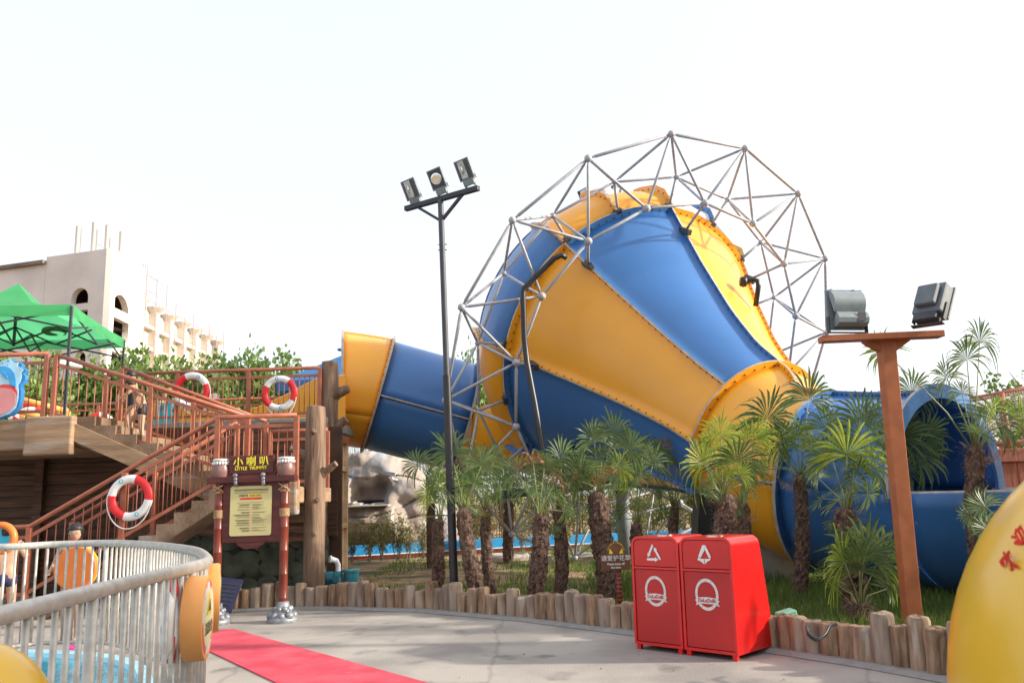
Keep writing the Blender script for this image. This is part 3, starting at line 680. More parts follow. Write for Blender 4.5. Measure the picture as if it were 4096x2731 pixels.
# ---------------------------------------------------------------- trumpet sign board
KY=11.1
def kx(px,py=2200): return at(px,py,KY).x
def kz(py,px=1000): return at(px,py,KY).z
xl=kx(870);xrr=kx(1135); KS=empty('notice_board_stand',((xl+xrr)/2,KY,0),'dark red notice board stand with yellow rules panel on two bamboo posts','notice board')
def kp(name,b,m,**k): return pc(KS,name,b,m,**k)
ztop=kz(1925)
for px,x in((870,xl),(1135,xrr)):
    b=MB(); pr=[(.058,0)]
    for k in range(1,6):
        z=ztop*k/6; pr+=[(.056,z-.012),(.0595,z-.005),(.0595,z+.005),(.056,z+.012)]
    pr+=[(.056,ztop)]; b.lathe(pr,(x,KY,0),18); kp('bamboo_post',b,'signpost',smooth=True,auto=50)
    b=MB(); rr=random.Random(px)
    b.lathe([(.19,0),(.2,.03),(.185,.06),(.13,.1),(.12,.16),(.085,.2),(.085,.25),(.065,.26)],(x,KY,0),20)
    for ring_,(R_,z_,s_) in enumerate(((.145,.085,.052),(.10,.165,.038))):
        for k in range(9): q=2*math.pi*(k+.5*ring_)/9; b.ball((x+R_*math.cos(q),KY+R_*math.sin(q),z_),s_*rr.uniform(.85,1.15),10,7)
    kp('pebbled_foot',b,'silver',smooth=True,auto=60)
    for z0,z1 in((kz(2040),kz(2063)),):
        b=MB(); zz=z0
        while zz>kz(2070): b.lathe([(.062,0),(.069,.006),(.062,.012)],(x,KY,zz),16); zz-=.013
        kp('rope_binding',b,'rope',smooth=True)
    b=MB(); zt=kz(1935); zb=kz(1962)
    for sg in(-1,1):
        b.tube([(x-.07*sg,KY-.055,zt),(x,KY-.075,(zt+zb)/2),(x+.07*sg,KY-.055,zb)],.010,6)
    for k in range(3): b.lathe([(.063,0),(.07,.006),(.063,.012)],(x,KY,zb-.012*k),16)
    kp('rope_binding',b,'rope',smooth=True)
    b=MB(); zz=kz(1905)-.0; b.lathe([(.10,0),(.115,.03),(.12,.09),(.11,.14),(.098,.17),(.10,.175)],(x+.01,KY,zz),22); jar=kp('clay_jar',b,'jar',smooth=True,auto=50)
    b=MB()
    for k in range(18): q=2*math.pi*k/18; b.ball((x+.01+.102*math.cos(q),KY+.102*math.sin(q),zz+.185),.018,8,6,(1,1,1.3))
    b.lathe([(.098,.17),(.098,.2)],(x+.01,KY,zz),20); b.lathe([(.095,.212),(.11,.222),(.11,.238),(.09,.245)],(x+.01,KY,zz),22)
    o=b.build('bead_band','bead',jar,smooth=True)
M_=frameM(((xl+xrr)/2,KY,0),(1,0,0)); xm=(xl+xrr)/2
b=MB(); b.box((xm+.005,KY-.02,kz(1917)),(1.18,.15,.085)); kp('cross_beam',b,'signwood',bevel=.01)
b=MB(); b.box((xm-.005,KY-.03,kz(1858)),(.60,.05,.24)); b.box((xm-.005,KY-.02,kz(1898)),(.66,.05,.09)); kp('title_panel',b,'signwood',bevel=.008)
b=MB(); b.box((xm+.01,KY-.0,(kz(1925)+kz(2168))/2),(.79,.05,kz(1925)-kz(2168))); kp('back_panel',b,'signwood',bevel=.01)
b=MB(); b.prism([(xm-.20,kz(2165)),(xm+.20,kz(2165)),(xm+.16,kz(2180)),(xm+.08,kz(2193)),(xm-.08,kz(2193)),(xm-.16,kz(2180))],KY-.02,KY+.02); kp('lower_scallop',b,'signwood')
bz0,bz1=kz(2141),kz(1943); bx=xm+.0
bo=plate('rules_panel',rrect(bx-.275,bz0,bx+.275,bz1,.03),[],.012,'board',KS,Matrix.Translation((0,KY-.035,0))); bo.matrix_parent_inverse=Matrix.Translation(-Vector(KS.location))
yy=KY-.0425
b=MB(); rr=random.Random(4); HB=bz1-bz0
def tl(b,x0,x1,z,h=.006): 
    x=x0
    while x<x1-.004:
        wd=rr.uniform(.006,.016); b.box(((x+min(x+wd,x1))/2,yy,z),(min(wd,x1-x),.002,h)); x+=wd+.003
for k in range(2): tl(b,bx-.22,bx+.23,bz1-.045-.014*k,.009)
for k in range(2): tl(b,bx-.22,bx+.22,bz1-.083-.01*k,.003)
tl(b,bx-.18,bx+.18,bz1-.215,.003)
z=bz1-.24; 
while z>bz0+.04:
    l=rr.uniform(.08,.21); tl(b,bx-.01-l,bx-.015,z,.007)
    if rr.random()<.4: tl(b,bx-.01-l*.9,bx-.015,z-.011,.006)
    for q in range(rr.choice([1,1,2,3])): tl(b,bx+.025,bx+rr.uniform(.1,.225),z+.002-.009*q,.003)
    z-=.0335
sp_o=kp('small_print',b,'ink'); sp_o['kind']='stuff'
b=MB(); z=bz1-.24
while z>bz0+.04: b.lathe([(.008,0),(.008,.002)],(bx+.004,yy,z),10,(0,-1,0)); z-=.0335
kp('pictogram_column',b,'pinkink')
b=MB(); b.box((bx+.055,yy,bz1-.125),(.19,.002,.036)); kp('time_highlight',b,'ylwbox')
b=MB(); b.box((bx,yy,bz1-.165),(.27,.002,.024)); b.lathe([(.012,0),(.012,.002)],(bx-.135,yy+.001,bz1-.165),12,(0,-1,0)); b.lathe([(.012,0),(.012,.002)],(bx+.135,yy+.001,bz1-.165),12,(0,-1,0)); kp('red_strip',b,'redtext')
def kt(*a,**k): o=text(*a,**k); o.parent=KS; o.matrix_parent_inverse=Matrix.Translation(-Vector(KS.location)); return o
kt('lettering','开放时间',.03,'ink',frameM((bx-.10,yy-.002,bz1-.125),(1,0,0)),ext=.001)
kt('lettering','10:20-18:20',.032,'ink',frameM((bx+.055,yy-.003,bz1-.125),(1,0,0)),ext=.001)
kt('lettering','小 喇 叭',.135,'ylw',frameM((xm-.005,KY-.06,kz(1848)),(1,0,.02)),ext=.004,sx=1.0,bold=.0015)
kt('lettering','LITTLE  TRUMPET',.058,'ylw',frameM((xm-.005,KY-.06,kz(1873)),(1,0,.02)),ext=.004,sx=.95,bold=.0015)
for px in(943,1055):
    b=MB(); x=kx(px); 
    b.ball((x,KY-.11,kz(1900)),.034,10,8,(1,.8,.8)); b.ball((x,KY-.10,kz(1915)),.030,10,8,(.9,.8,1)); b.tube([(x,KY-.09,kz(1921)),(x,KY-.06,kz(1938))],[.022,.034],10)
    kp('carved_hook',b,'silver',smooth=True)

# ---------------------------------------------------------------- recycling bins
def bin_(x0,label,sym,tilt):
    """local frame: x along the front, y into depth, z up"""
    W=.556; HT=1.07; root=empty('recycling_bin',(0,0,0),label,'waste bin','red recycling bins')
    zb=.05; D0,D1=.68,.50
    def side(z): return D0+(D1-D0)*(z-zb)/(HT-zb)
    # shell: front outline as rounded-top rectangle, lofted to the back outline, tapering
    fo=[(.0,zb),(W,zb)]+arc(W-.085,HT-.085,.085,0,90,8)+arc(.085,HT-.085,.085,90,180,8)
    def shrink(z): return .03*(z-zb)/(HT-zb)
    n=len(fo); b=MB()
    F_=[(x0+(x if x<W/2 else x),.03*(z-zb)/HT,z) for x,z in fo]; B_=[(x0+x,.03*(z-zb)/HT+side(z),z) for x,z in fo]
    b.add(F_+B_,[(i,(i+1)%n,(i+1)%n+n,i+n) for i in range(n)]+[tuple(range(n,2*n))])
    # front frame ring
    ins=.026; fi=[(ins,zb+ins),(W-ins,zb+ins)]+arc(W-.085,HT-.085,.085-ins,0,90,8)+arc(.085,HT-.085,.085-ins,90,180,8)
    yf=lambda z:.03*(z-zb)/HT
    I_=[(x0+x,yf(z)-.0,z) for x,z in fi]; I2=[(x0+x,yf(z)+.02,z) for x,z in fi]
    b.add([(x,y,z) for x,y,z in F_]+I_+I2,[(i,(i+1)%n,(i+1)%n+n,i+n) for i in range(n)]+[(i+n,(i+1)%n+n,(i+1)%n+2*n,i+2*n) for i in range(n)])
    body=b.build('bin_body','red',root,smooth=True,auto=35)
    zs=.775
    fo2=[(x,z) for x,z in fi if z>.5]; k=1
    def inset(poly,d): return poly
    top=[(x0+x,yf(z)+.006,z) for x,z in [(ins+.006,zs+.012),(W-ins-.006,zs+.012)]+arc(W-.085,HT-.085,.085-ins-.006,0,90,8)+arc(.085,HT-.085,.085-ins-.006,90,180,8)]
    b=MB(); m_=len(top); b.add(top+[(x,y+.012,z) for x,y,z in top],[tuple(range(m_))]+[(i,(i+1)%m_,(i+1)%m_+m_,i+m_) for i in range(m_)]); b.build('swing_flap','redflap',root)
    b=MB(); b.box((x0+W/2,yf(zs)+.008,zs-.006),(W-2*ins,.02,.022)); b.build('divider_rail','red',root,bevel=.004)
    b=MB(); lo=[(x0+ins+.006,yf(.08)+.010,zb+ins+.006),(x0+W-ins-.006,yf(.08)+.010,zb+ins+.006),(x0+W-ins-.006,yf(zs)+.010,zs-.022),(x0+ins+.006,yf(zs)+.010,zs-.022)]
    b.add(lo+[(x,y+.012,z) for x,y,z in lo],[(0,1,2,3),(0,1,5,4),(1,2,6,5),(2,3,7,6),(3,0,4,7)]); b.build('front_door','redback',root)
    for fx in(.04,W-.04):
        for fy in(.03,D0-.04): b=MB(); b.box((x0+fx,fy,.028),(.045,.04,.056)); b.build('foot','red',root)
    b=MB(); b.lathe([(.085,0),(.085,.012),(.06,.014)],(x0+W*.52,.20,HT-.002),24); b.build('top_ashtray','mirror',root,smooth=True,auto=40)
    # recycling triangle: three bent arrows
    cx,cz=x0+W/2-.01,.905; s_=.085; yq=yf(.9)-.0015
    if sym==0:
        V3=[(0,1.0),(-.92,-.62),(.92,-.62)]
        for a_ in range(3):
            p=Vector(V3[a_]);q=Vector(V3[(a_+1)%3]); d=(q-p).normalized(); nrm=Vector((-d.y,d.x)); L=(q-p).length
            P0=p+d*.28*L*.5-nrm*0; 
            def pt(al,of): v=p+d*(al*L)+nrm*of; return (cx+v.x*s_,cz+v.y*s_)
            poly=[pt(.10,-.13),pt(.62,-.13),pt(.62,-.26),pt(.86,.0),pt(.62,.26),pt(.62,.13),pt(.10,.13),pt(-.02,.05),pt(.0,-.10)]
            o=plate('recycling_arrow',poly,[],.003,'white',root,Matrix.Translation((0,yq,0)))
    else:
        pl=[[(-.1,1.1),(.12,1.1),(.28,.8),(-.45,-.3),(-.72,-.12)],[(.12,1.1),(.3,1.05),(.85,-.1),(.78,-.25),(.58,-.2),(.12,.72)],[(-.72,-.18),(-.5,-.36),(-.05,-.36),(-.05,-.95),(-.45,-.62),(-.85,-.5)],[(.05,-.95),(.05,-.36),(.55,-.36),(.85,-.2),(.72,-.5),(.40,-.62)]]
        for P_ in pl: plate('recycling_arrow',[(cx+x*s_,cz+z*s_) for x,z in P_],[],.003,'white',root,Matrix.Translation((0,yq,0)))
    ex,ez=x0+W/2-.01,.555; ye=yf(.55)+.0075
    plate('emblem_ring',arc(ex,ez,.122,0,360,40,.142)[:-1],[arc(ex,ez,.098,0,360,40,.114)[:-1]],.003,'ivory',root,Matrix.Translation((0,ye,0)))
    b=MB()
    for k in range(12): q=2*math.pi*k/12; b.lathe([(.0035,0),(.0035,.002)],(ex+.110*math.cos(q),ye-.0015,ez+.128*math.sin(q)),8,(0,-1,0))
    b.build('emblem_dots','redback',root)
    bn=[(ex-.105,ez-.045),(ex-.09,ez-.036)]+[(ex+.105*(-.8+1.6*k/8),ez-.022-.006*abs(k-4)/4*4*.25) for k in range(9)]+[(ex+.092,ez-.03),(ex+.105,ez-.04),(ex+.10,ez-.085)]+[(ex+.1*(.8-1.6*k/8),ez-.078-.003) for k in range(9)]+[(ex-.10,ez-.08)]
    plate('emblem_banner',bn,[],.003,'ivory',root,Matrix.Translation((0,ye-.004,0)))
    plate('banner_tail',[(ex-.13,ez-.05),(ex-.085,ez-.045),(ex-.085,ez-.088),(ex-.125,ez-.10),(ex-.112,ez-.075)],[],.002,'ivory',root,Matrix.Translation((0,ye-.001,0)))
    plate('banner_tail',[(ex+.13,ez-.05),(ex+.085,ez-.045),(ex+.085,ez-.088),(ex+.128,ez-.10),(ex+.112,ez-.075)],[],.002,'ivory',root,Matrix.Translation((0,ye-.001,0)))
    text('lettering','DuLuDuBi',.046,'redback',frameM((ex,ye-.0065,ez-.053),(1,0,0)),root,ext=.001,bold=.0012,sx=.95)
    return root
M['ivory']=mat('ivory_decal',(.72,.70,.66),.4,.04,20)
M['redflap']=mat('red_flap_enamel',(.58,.012,.012),.3,.1,2.5,.03,4,coat=.2)
fl=G(2541,2593); fr_=G(2950,2646); dv=(fr_-fl); ang=math.atan2(dv.y,dv.x)
bl=bin_(0,'left red recycling bin with the plain triangle symbol','0' and 0,0); br=bin_(.572,'right red recycling bin with the pointed arrow symbol and sunlit side',1,0)
for o in(bl,br): o.location=(fl.x,fl.y,0); o.rotation_euler=(0,0,ang)
print('bin width',dv.length)
D=4096/2352   # the photo was also measured on a 2352 px wide view
# ---------------------------------------------------------------- black lamp post with three floodlights
def pc2(root,name,b,m,parent=None,**k):
    o=b.build(name,m,None,**k); o.parent=parent or root
    if not parent: o.matrix_parent_inverse=Matrix.Translation(-Vector(root.location))
    return o
LY=11.6; base=at(1819,2400,LY); base.z=0; top=at(1762,800,LY)
LP=empty('lamp_post',base,'tall thin black lamp post carrying three floodlights on a sloping crossbar','lamp post')
mid=base.lerp(top,.55)
b=MB(); b.tube([base,mid],.058,16); pc2(LP,'lower_pole',b,'black',smooth=True,auto=40)
b=MB(); b.tube([mid,top],.043,16); pc2(LP,'upper_pole',b,'darkgrey',smooth=True,auto=40)
for py in(978,1000,): 
    b=MB(); p=at(1770,py,LY); b.tube([p-Vector((.065,0,0)),p+Vector((.065,0,0))],.008,6); pc2(LP,'pole_bolt',b,'darkgrey')
cl=at(1622,836,11.95); cr_=at(1915,752,11.25); bd=(cr_-cl).normalized()
b=MB(); b.bar(cl,cr_,.075,.075); pc2(LP,'crossbar',b,'black',bevel=.005)
for px,py in((1665,812),(1860,765)):
    q=cl.lerp(cr_,(px-1622)/293); b=MB(); b.bar(q,top+(base-top).normalized()*.33,.04,.04); pc2(LP,'brace',b,'black')
def flood(root,c,right,up,name='floodlight',s=1,oval=False,shade='lampgrey'):
    F=frameM(c,right,up); T=lambda p:F@Vector(p)
    def fb(name_,build,m,par=None,**k):
        b=MB(); build(b); b.v=[tuple(F@(Vector(v)*s)) for v in b.v]; return pc2(root,name_,b,m,par,**k)
    h=fb(name,lambda b:(b.prism([(-.12,-.14),(.12,-.14),(.12,.17),(-.12,.17)],0,.03),b.prism([(-.105,-.13),(.105,-.13),(.105,.15),(-.105,.15)],.03,.11),b.box((-.0,.05,-.18),(.17,.10,.085)),b.box((-.07,.05,-.232),(.025,.05,.03)),b.box((.07,.05,-.232),(.025,.05,.03))),shade,bevel=.004)
    fb('lamp_cavity',lambda b:b.box((0,-.002,.015),(.20,.006,.27)),'darkgrey',h)
    if oval: fb('reflector_dish',lambda b:b.lathe([(.09,0),(.085,.004),(.05,.007),(.01,.008)],(0,-.006,.015),24,(0,-1,0)),'mirror',h,smooth=True)
    else:
        fb('reflector_plate',lambda b:b.box((-.018,-.008,.015),(.10,.006,.26)),'glass',h)
        fb('lamp_tube',lambda b:b.tube([(-.03,-.018,-.04),(-.015,-.018,.07)],.013,8),'mirror',h,smooth=True)
        for side,x0,wd in(('l',-.082,.022),('r',.066,.062)):
            for k in range(10): fb('louvre',lambda b:b.box((x0,-.010,-.10+k*.0255),(wd,.006,.005)),'lampgrey',h)
    fb('ballast_box',lambda b:b.box((.135,.05,-.12),(.03,.07,.06)),'white',h)
    fb('mount_bracket',lambda b:(b.tube([(-.09,.05,-.2),(-.09,.05,-.275)],.006,6),b.tube([(.09,.05,-.2),(.09,.05,-.275)],.006,6)),'white',h)
    return h
for px,py,ov in((943*D,437*D,False),(1003*D,413*D,True),(1066*D,392*D,False)):
    f=(px-1650)/(1880-1650); Yq=11.9-.55*max(0,min(1,f)); c=at(px,py,Yq-.05)
    flood(LP,c,(bd.x,bd.y+.15,bd.z+.17),(-.2,-.33,1),s=1.0,oval=ov)

# ---------------------------------------------------------------- terracotta floodlight post (right)
TY=8.55; base=at(3654,2520,TY); base.z=0; top=at(3540,1345,TY)
TP=empty('floodlight_post',base,'square terracotta floodlight post with T crossbar behind the palisade','lamp post')
b=MB(); b.bar(base,top,.15,.15,(0,1,0)); pc2(TP,'square_post',b,'postorange',bevel=.008)
cl=at(3282,1358,8.45); cr_=at(3765,1337,8.45)
b=MB(); b.bar(cl,cr_,.16,.066); pc2(TP,'crossbar',b,'postorange',bevel=.005)
for sg in(-1,1):
    b=MB(); x=top.x+.06*sg; z=top.z-.03; b.prism([(x,z-.15),(x,z),(x+.19*sg,z),(x+.17*sg,z-.035)],TY-.06,TY+.05); pc2(TP,'gusset',b,'postorange')
def bigflood(c,F,label):
    root=TP
    def fb(name_,build,m,par=None,**k):
        b=MB(); build(b); b.v=[tuple(F@Vector(v)) for v in b.v]; return pc2(root,name_,b,m,par,**k)
    # seen from the back: rim plate, bulged back, ballast bulge
    bulge=arc(0,.05,.15,90,-90,12,.15)
    h=fb('floodlight',lambda b:b.box((0,.0,0),(.42,.03,.43)),'lampgrey',bevel=.006)
    def shell(b):
        prof=[(0,.205),(-.06,.19),(-.11,.15),(-.135,.09),(-.13,.03),(-.105,-.035)]
        low=[(-.105,-.035),(-.135,-.06),(-.15,-.10),(-.14,-.15),(-.09,-.185),(0,-.19)]
        for P_,x0,x1 in((prof,-.185,.17),(low,-.16,.185)):
            n=len(P_); vs=[(x0,y,z) for y,z in P_]+[(x1,y,z) for y,z in P_]
            b.add(vs,[(i,i+1,i+1+n,i+n) for i in range(n-1)]+[tuple(range(n)),tuple(range(n,2*n))])
    fb('back_shell',shell,'lampgrey',h,smooth=True,auto=30)
    fb('rating_plate',lambda b:b.box((.10,-.148,-.09),(.09,.004,.09)),'darkgrey',h)
    fb('hinge_clip',lambda b:b.box((-.13,-.01,.215),(.03,.04,.02)),'white',h); fb('hinge_clip',lambda b:b.box((.13,-.01,.215),(.03,.04,.02)),'white',h)
    fb('front_glass',lambda b:b.box((0,.018,0),(.36,.006,.37)),'glass',h)
    fb('yoke',lambda b:(b.box((-.215,-.03,-.16),(.012,.05,.16)),b.box((.215,-.03,-.16),(.012,.05,.16)),b.box((0,-.03,-.245),(.44,.05,.012))),'darkgrey',h)
bigflood(None,frameM(at(3378,1240,8.45),(1,.18,.0),(-.04,-.06,1)),'')
F=frameM(at(3738,1222,8.5),(.52,-.82,-.05),(.52,.06,.85))@Matrix.Scale(1.02,4)
def fb2(nm,bd_,m,par=None,**k):
    b=MB(); bd_(b); b.v=[tuple(F@Vector(v)) for v in b.v]; return pc2(TP,nm,b,m,par,**k)
h2=fb2('floodlight',lambda b:(b.prism([(-.155,-.16),(.155,-.16),(.155,.20),(-.155,.20)],-.12,.035),b.prism([(-.11,-.10),(.11,-.10),(.11,.15),(-.11,.15)],-.19,-.12)),'lampdark',bevel=.02)
fb2('front_rim',lambda b:b.box((0,.035,.02),(.34,.03,.40)),'lampgrey',h2,bevel=.006)
fb2('front_glass',lambda b:b.box((0,.054,.02),(.29,.008,.34)),'glass',h2)
fb2('ballast_box',lambda b:b.box((0,-.06,-.19),(.24,.11,.10)),'darkgrey',h2,bevel=.01)
fb2('hinge_clip',lambda b:b.box((.0,.03,.225),(.05,.04,.02)),'white',h2)
fb2('yoke',lambda b:(b.box((-.165,-.03,-.12),(.012,.05,.2)),b.box((.165,-.03,-.12),(.012,.05,.2)),b.box((0,-.03,-.265),(.34,.05,.012))),'darkgrey',h2)

# ---------------------------------------------------------------- keep-off-the-lawn sign
SY=10.6; c=at(2462,2240,SY); SG=empty('lawn_sign',(c.x,SY,0),'small brown keep off the lawn sign with arched top beside the red bins','sign')
def sz(py): return at(2462,py,SY).z
def sx(px): return at(px,2240,SY).x
b=MB(); zt=sz(2278); k=0
b.tube([(c.x+.03,SY+.03,0),(c.x+.03,SY+.03,zt)],.035,12); z=.03
while z<zt: b.lathe([(.036,0),(.042,.012),(.036,.024)],(c.x+.03,SY+.03,z),12); z+=.05
pc2(SG,'wrapped_post',b,'signpost',smooth=True)
x0=sx(2404);x1=sx(2520);zb=sz(2279);zm=sz(2216)
o=plate('sign_panel',[(x0,zb),(x1,zb),(x1,zm),(x1-.03,zm)]+arc((x0+x1)/2+.01,zm,.125,0,180,16,.165)+[(x0-.03,zm),(x0-.03,zm-.02),(x0,zm-.03)],[],.03,'signbrown',SG,Matrix.Translation((0,SY,0))); o.matrix_parent_inverse=Matrix.Translation(-Vector(SG.location))
def st(*a,**k): o=text(*a,**k); o.parent=SG; o.matrix_parent_inverse=Matrix.Translation(-Vector(SG.location))
xc=(x0+x1)/2
st('lettering','请爱护花草',.074,'white',frameM((xc+.004,SY-.018,sz(2232)),(1,0,0)),ext=.002,bold=.0)
st('lettering','Please keep off',.036,'white',frameM((xc,SY-.018,sz(2254)),(1,0,0)),ext=.002,bold=.0008)
st('lettering','the lawn',.036,'white',frameM((xc,SY-.018,sz(2268)),(1,0,0)),ext=.002,bold=.0008)
for i,ch in enumerate('BRING & CHARMING'):
    a=R(158-136*i/15); st('lettering',ch,.024,'ylwbox',frameM((xc+.01+.108*math.cos(a),SY-.018,zm+.145*math.sin(a)),(math.sin(a),0,-math.cos(a)),(math.cos(a),0,math.sin(a))),ext=.001)
for sg in(-1,1):
    o=plate('emblem_wedge',[(xc+.01+sg*.09,zm+.01),(xc+.01+sg*.035,zm+.01),(xc+.01+sg*.075,zm+.075)],[],.004,'ylwbox',SG,Matrix.Translation((0,SY-.016,0))); o.matrix_parent_inverse=Matrix.Translation(-Vector(SG.location))

# ---------------------------------------------------------------- foreground round fence and paddling pool
HT_=1.14
RP=[(-420,2170),(-200,2186),(0,2187),(225,2176),(449,2171),(618,2180),(730,2193),(795,2208),(826,2232),(826,2248),(786,2263),(702,2285),(562,2319),(421,2353),(281,2389),(140,2426),(0,2462),(-140,2500),(-320,2550)]
RP=[G(x,y,HT_) for x,y in RP]
def catmull(P,n=6):
    o=[]
    for i in range(len(P)-1):
        p0=P[max(0,i-1)];p1=P[i];p2=P[i+1];p3=P[min(len(P)-1,i+2)]
        for k in range(n):
            t=k/n; o.append(.5*((2*p1)+(p2-p0)*t+(2*p0-5*p1+4*p2-p3)*t*t+(3*p1-p0-3*p2+p3)*t**3))
    o.append(P[-1]); return o
RC=catmull(RP); RF=empty('round_fence',(RC[40].x,RC[40].y,0),'galvanised pipe fence curving around the small blue pool in the foreground','fence')
b=MB(); b.tube(RC,.036,16); pc2(RF,'top_rail',b,'galv',smooth=True)
b=MB(); b.tube([p-Vector((0,0,1.05)) for p in RC],.022,12); pc2(RF,'bottom_rail',b,'galv',smooth=True)
s=0;nxt=.04;cnt=0
for i in range(len(RC)-1):
    a,c=RC[i],RC[i+1];L=(c-a).length
    while nxt<=s+L:
        p=a.lerp(c,(nxt-s)/L); big=cnt%12==4
        b=MB(); b.tube([(p.x,p.y,0.0 if big else .09),(p.x,p.y,HT_)],.026 if big else .0135,12); pc2(RF,'fence_post' if big else 'fence_bar',b,'galv',smooth=True); cnt+=1; nxt+=.104 if p.y>4.5 else .118
    s+=L
print('bars',cnt)
pool=[G(x,y,.12) for x,y in [(-900,2640),(-500,2608),(-100,2600),(250,2606),(440,2622),(560,2655),(600,2700),(640,2790),(600,2900),(450,3050),(100,3300),(-500,3600),(-1200,3300)]]
pp=catmull(pool+[pool[0]],5)[:-1]; cx=sum(p.x for p in pp)/len(pp); cy=sum(p.y for p in pp)/len(pp)
b=MB(); n=len(pp); inn=lambda p,f,z:(cx+(p.x-cx)*f,cy+(p.y-cy)*f,z)
b.add([inn(p,1.02,0.003) for p in pp]+[inn(p,1,.14) for p in pp]+[inn(p,.9,.14) for p in pp]+[inn(p,.88,.06) for p in pp],[(r_*n+i,r_*n+(i+1)%n,(r_+1)*n+(i+1)%n,(r_+1)*n+i) for r_ in range(3) for i in range(n)])
struct(b.build('pool_rim','poolrim',smooth=True,auto=40))
b=MB(); b.add([inn(p,.895,.10) for p in pp],[tuple(range(n))]); struct(b.build('pool_water','water'))
def disc_sign(px,py,Y,r,face,label,front=True):
    c=at(px,py,Y); root=empty('round_float_sign',c,label,'round sign','round orange signs hung on the pool fence')
    F=frameM((0,0,0),Vector(face).cross(Vector((0,0,1)))*-1,(0,0,1))
    def fb(nm,bd_,m,**k): b=MB(); bd_(b); b.v=[tuple(F@Vector(v)) for v in b.v]; return b.build(nm,m,root,**k)
    fb('foam_disc',lambda b:b.lathe([(r*.96,-.06),(r,-.045),(r,.045),(r*.97,.06),(r*.88,.06),(r*.86,.052)],(0,0,0),40,(0,-1,0)),'orangepale',smooth=True,auto=40)
    fb('picture_border',lambda b:b.lathe([(r*.86,.056),(r*.84,.060)],(0,0,0),40,(0,-1,0)),'pictborder')
    fb('picture_face',lambda b:b.lathe([(r*.70,.061),(r*.68,.063)],(0,0,0),40,(0,-1,0)),'board2')
    o=plate('warning_triangle',[(-.09*r/.27,.02),(.09*r/.27,.02),(0,.16*r/.27)],[],.003,'ylwbox',root,F@Matrix.Translation((0,-.066,.0)))
    o=plate('warning_mark',[(-.05*r/.27,.04),(.05*r/.27,.04),(0,.12*r/.27)],[],.003,'ink',root,F@Matrix.Translation((0,-.069,0)))
    text('lettering','注意安全',.085*r/.27,'ink',F@Matrix.Translation((0,-.067,-.06)),root,ext=.001,sx=.9)
    return root
M['pictborder']=mat('red_white_cartoon_border',(.85,.80,.82),.5,.1,7,c2=(.75,.10,.06),c2pos=(.44,.5))
M['board2']=mat('cream_print',(.80,.74,.42),.5,.06,4)
disc_sign(789,2470,5.05,.242,(.978,.21,0),'large orange foam sign disc with warning print, nearest on the round fence')
disc_sign(840,2390,5.75,.225,(.94,.34,0),'orange foam disc partly hidden behind the nearer warning disc')
c=at(692,2478,5.0); buoy(c,.24,(.25,-.97,0),'red and white lifebuoy hanging edge-on inside the round fence',rot=45,ropeang=(230,310))
# big inflatables near the camera
def inflatable(c,r,label,spots=False,sz_=1):
    root=empty('inflatable_float',c,label,'inflatable')
    b=MB(); b.ball((0,0,0),r,48,32,(1,1,sz_)); b.build('vinyl_skin','balloon',root,smooth=True); return root
Rb=inflatable(at(5215,2930,2.35)-Vector((0,0,0)),.84,'large round yellow inflatable with red printed characters at the right edge',sz_=1.08)
cR=Vector(Rb.location)
def on_ball(px,py):
    d=ray(px,py).normalized(); oc=O-cR; S_=Vector((1,1,1/1.08)); o2=Vector((oc.x,oc.y,oc.z/1.08)); d2=Vector((d.x,d.y,d.z/1.08)); A_=d2.dot(d2);B_=2*o2.dot(d2);C_=o2.dot(o2)-.842**2
    t=(-B_-math.sqrt(max(0,B_*B_-4*A_*C_)))/(2*A_); p=O+d*t; return p,(Vector((p.x-cR.x,p.y-cR.y,(p.z-cR.z)/1.166))).normalized()
for i,ch in enumerate('欢迎'):
    p,nn_=on_ball([4040,4090][i],[2260,2165][i]); rgt=Vector((0,0,1)).cross(-nn_)*-1
    F=frameM(p+nn_*.003,nn_.cross(Vector((0,0,1)))*-1,Vector((0,0,1)))
    o=text('lettering',ch,.066,'redtext',F@Matrix.Rotation(R(-35),4,'Y'),None,ext=.001,bold=.002); o.parent=Rb; o.matrix_parent_inverse=Matrix.Translation(-cR)
inflatable(at(-190,2940,2.6),.27,'small yellow inflatable poking into the bottom left corner')
# pink slipper by the pool
c=G(285,2608,.0); SL=empty('pink_slipper',c,'pink rubber clog lying on the pool edge','slipper')
b=MB(); b.ball((0,0,.035),.07,14,8,(1,.55,.35)); b.build('sole','pinkrub',SL,smooth=True)
b=MB(); b.ball((-.015,0,.055),.05,14,8,(1,.85,.6)); b.build('upper','pinkrub',SL,smooth=True)

# ---------------------------------------------------------------- wave cut-out board
WY=13.05; W0=at(0,1550,WY)
def wp(zx,zy): p=at(zx/4.9,1380+zy/4.9,WY); return (p.x,p.z)
WB=empty('wave_board',(W0.x,WY,2.9),'blue and pink cut-out wave board fixed before the upper railing','display board')
def wpl(name,pts,dy,m,th=.012):
    o=plate(name,[wp(*q) for q in pts],[],th,m,WB,Matrix.Translation((0,WY-dy,0))); o.matrix_parent_inverse=Matrix.Translation(-Vector(WB.location))
M['wblue']=mat('deep_blue_print',(.03,.20,.50),.5,.15,6); M['wsky']=mat('pale_blue_print',(.42,.68,.82),.5,.12,5); M['wmid']=mat('mid_blue_print',(.05,.36,.72),.5,.1,5)
M['wpink']=mat('pink_print',(.66,.26,.27),.5,.15,2); M['wred']=mat('red_print',(.60,.06,.05),.5,.1,5)
wpl('board_edge',[(-500,500),(0,430),(60,330),(170,290),(230,272),(300,330),(400,340),(470,390),(440,440),(500,470),(560,515),(470,560),(530,610),(520,700),(430,790),(450,900),(440,1050),(390,1240),(250,1370),(0,1450),(-500,1450)],0,'wblue',.10)
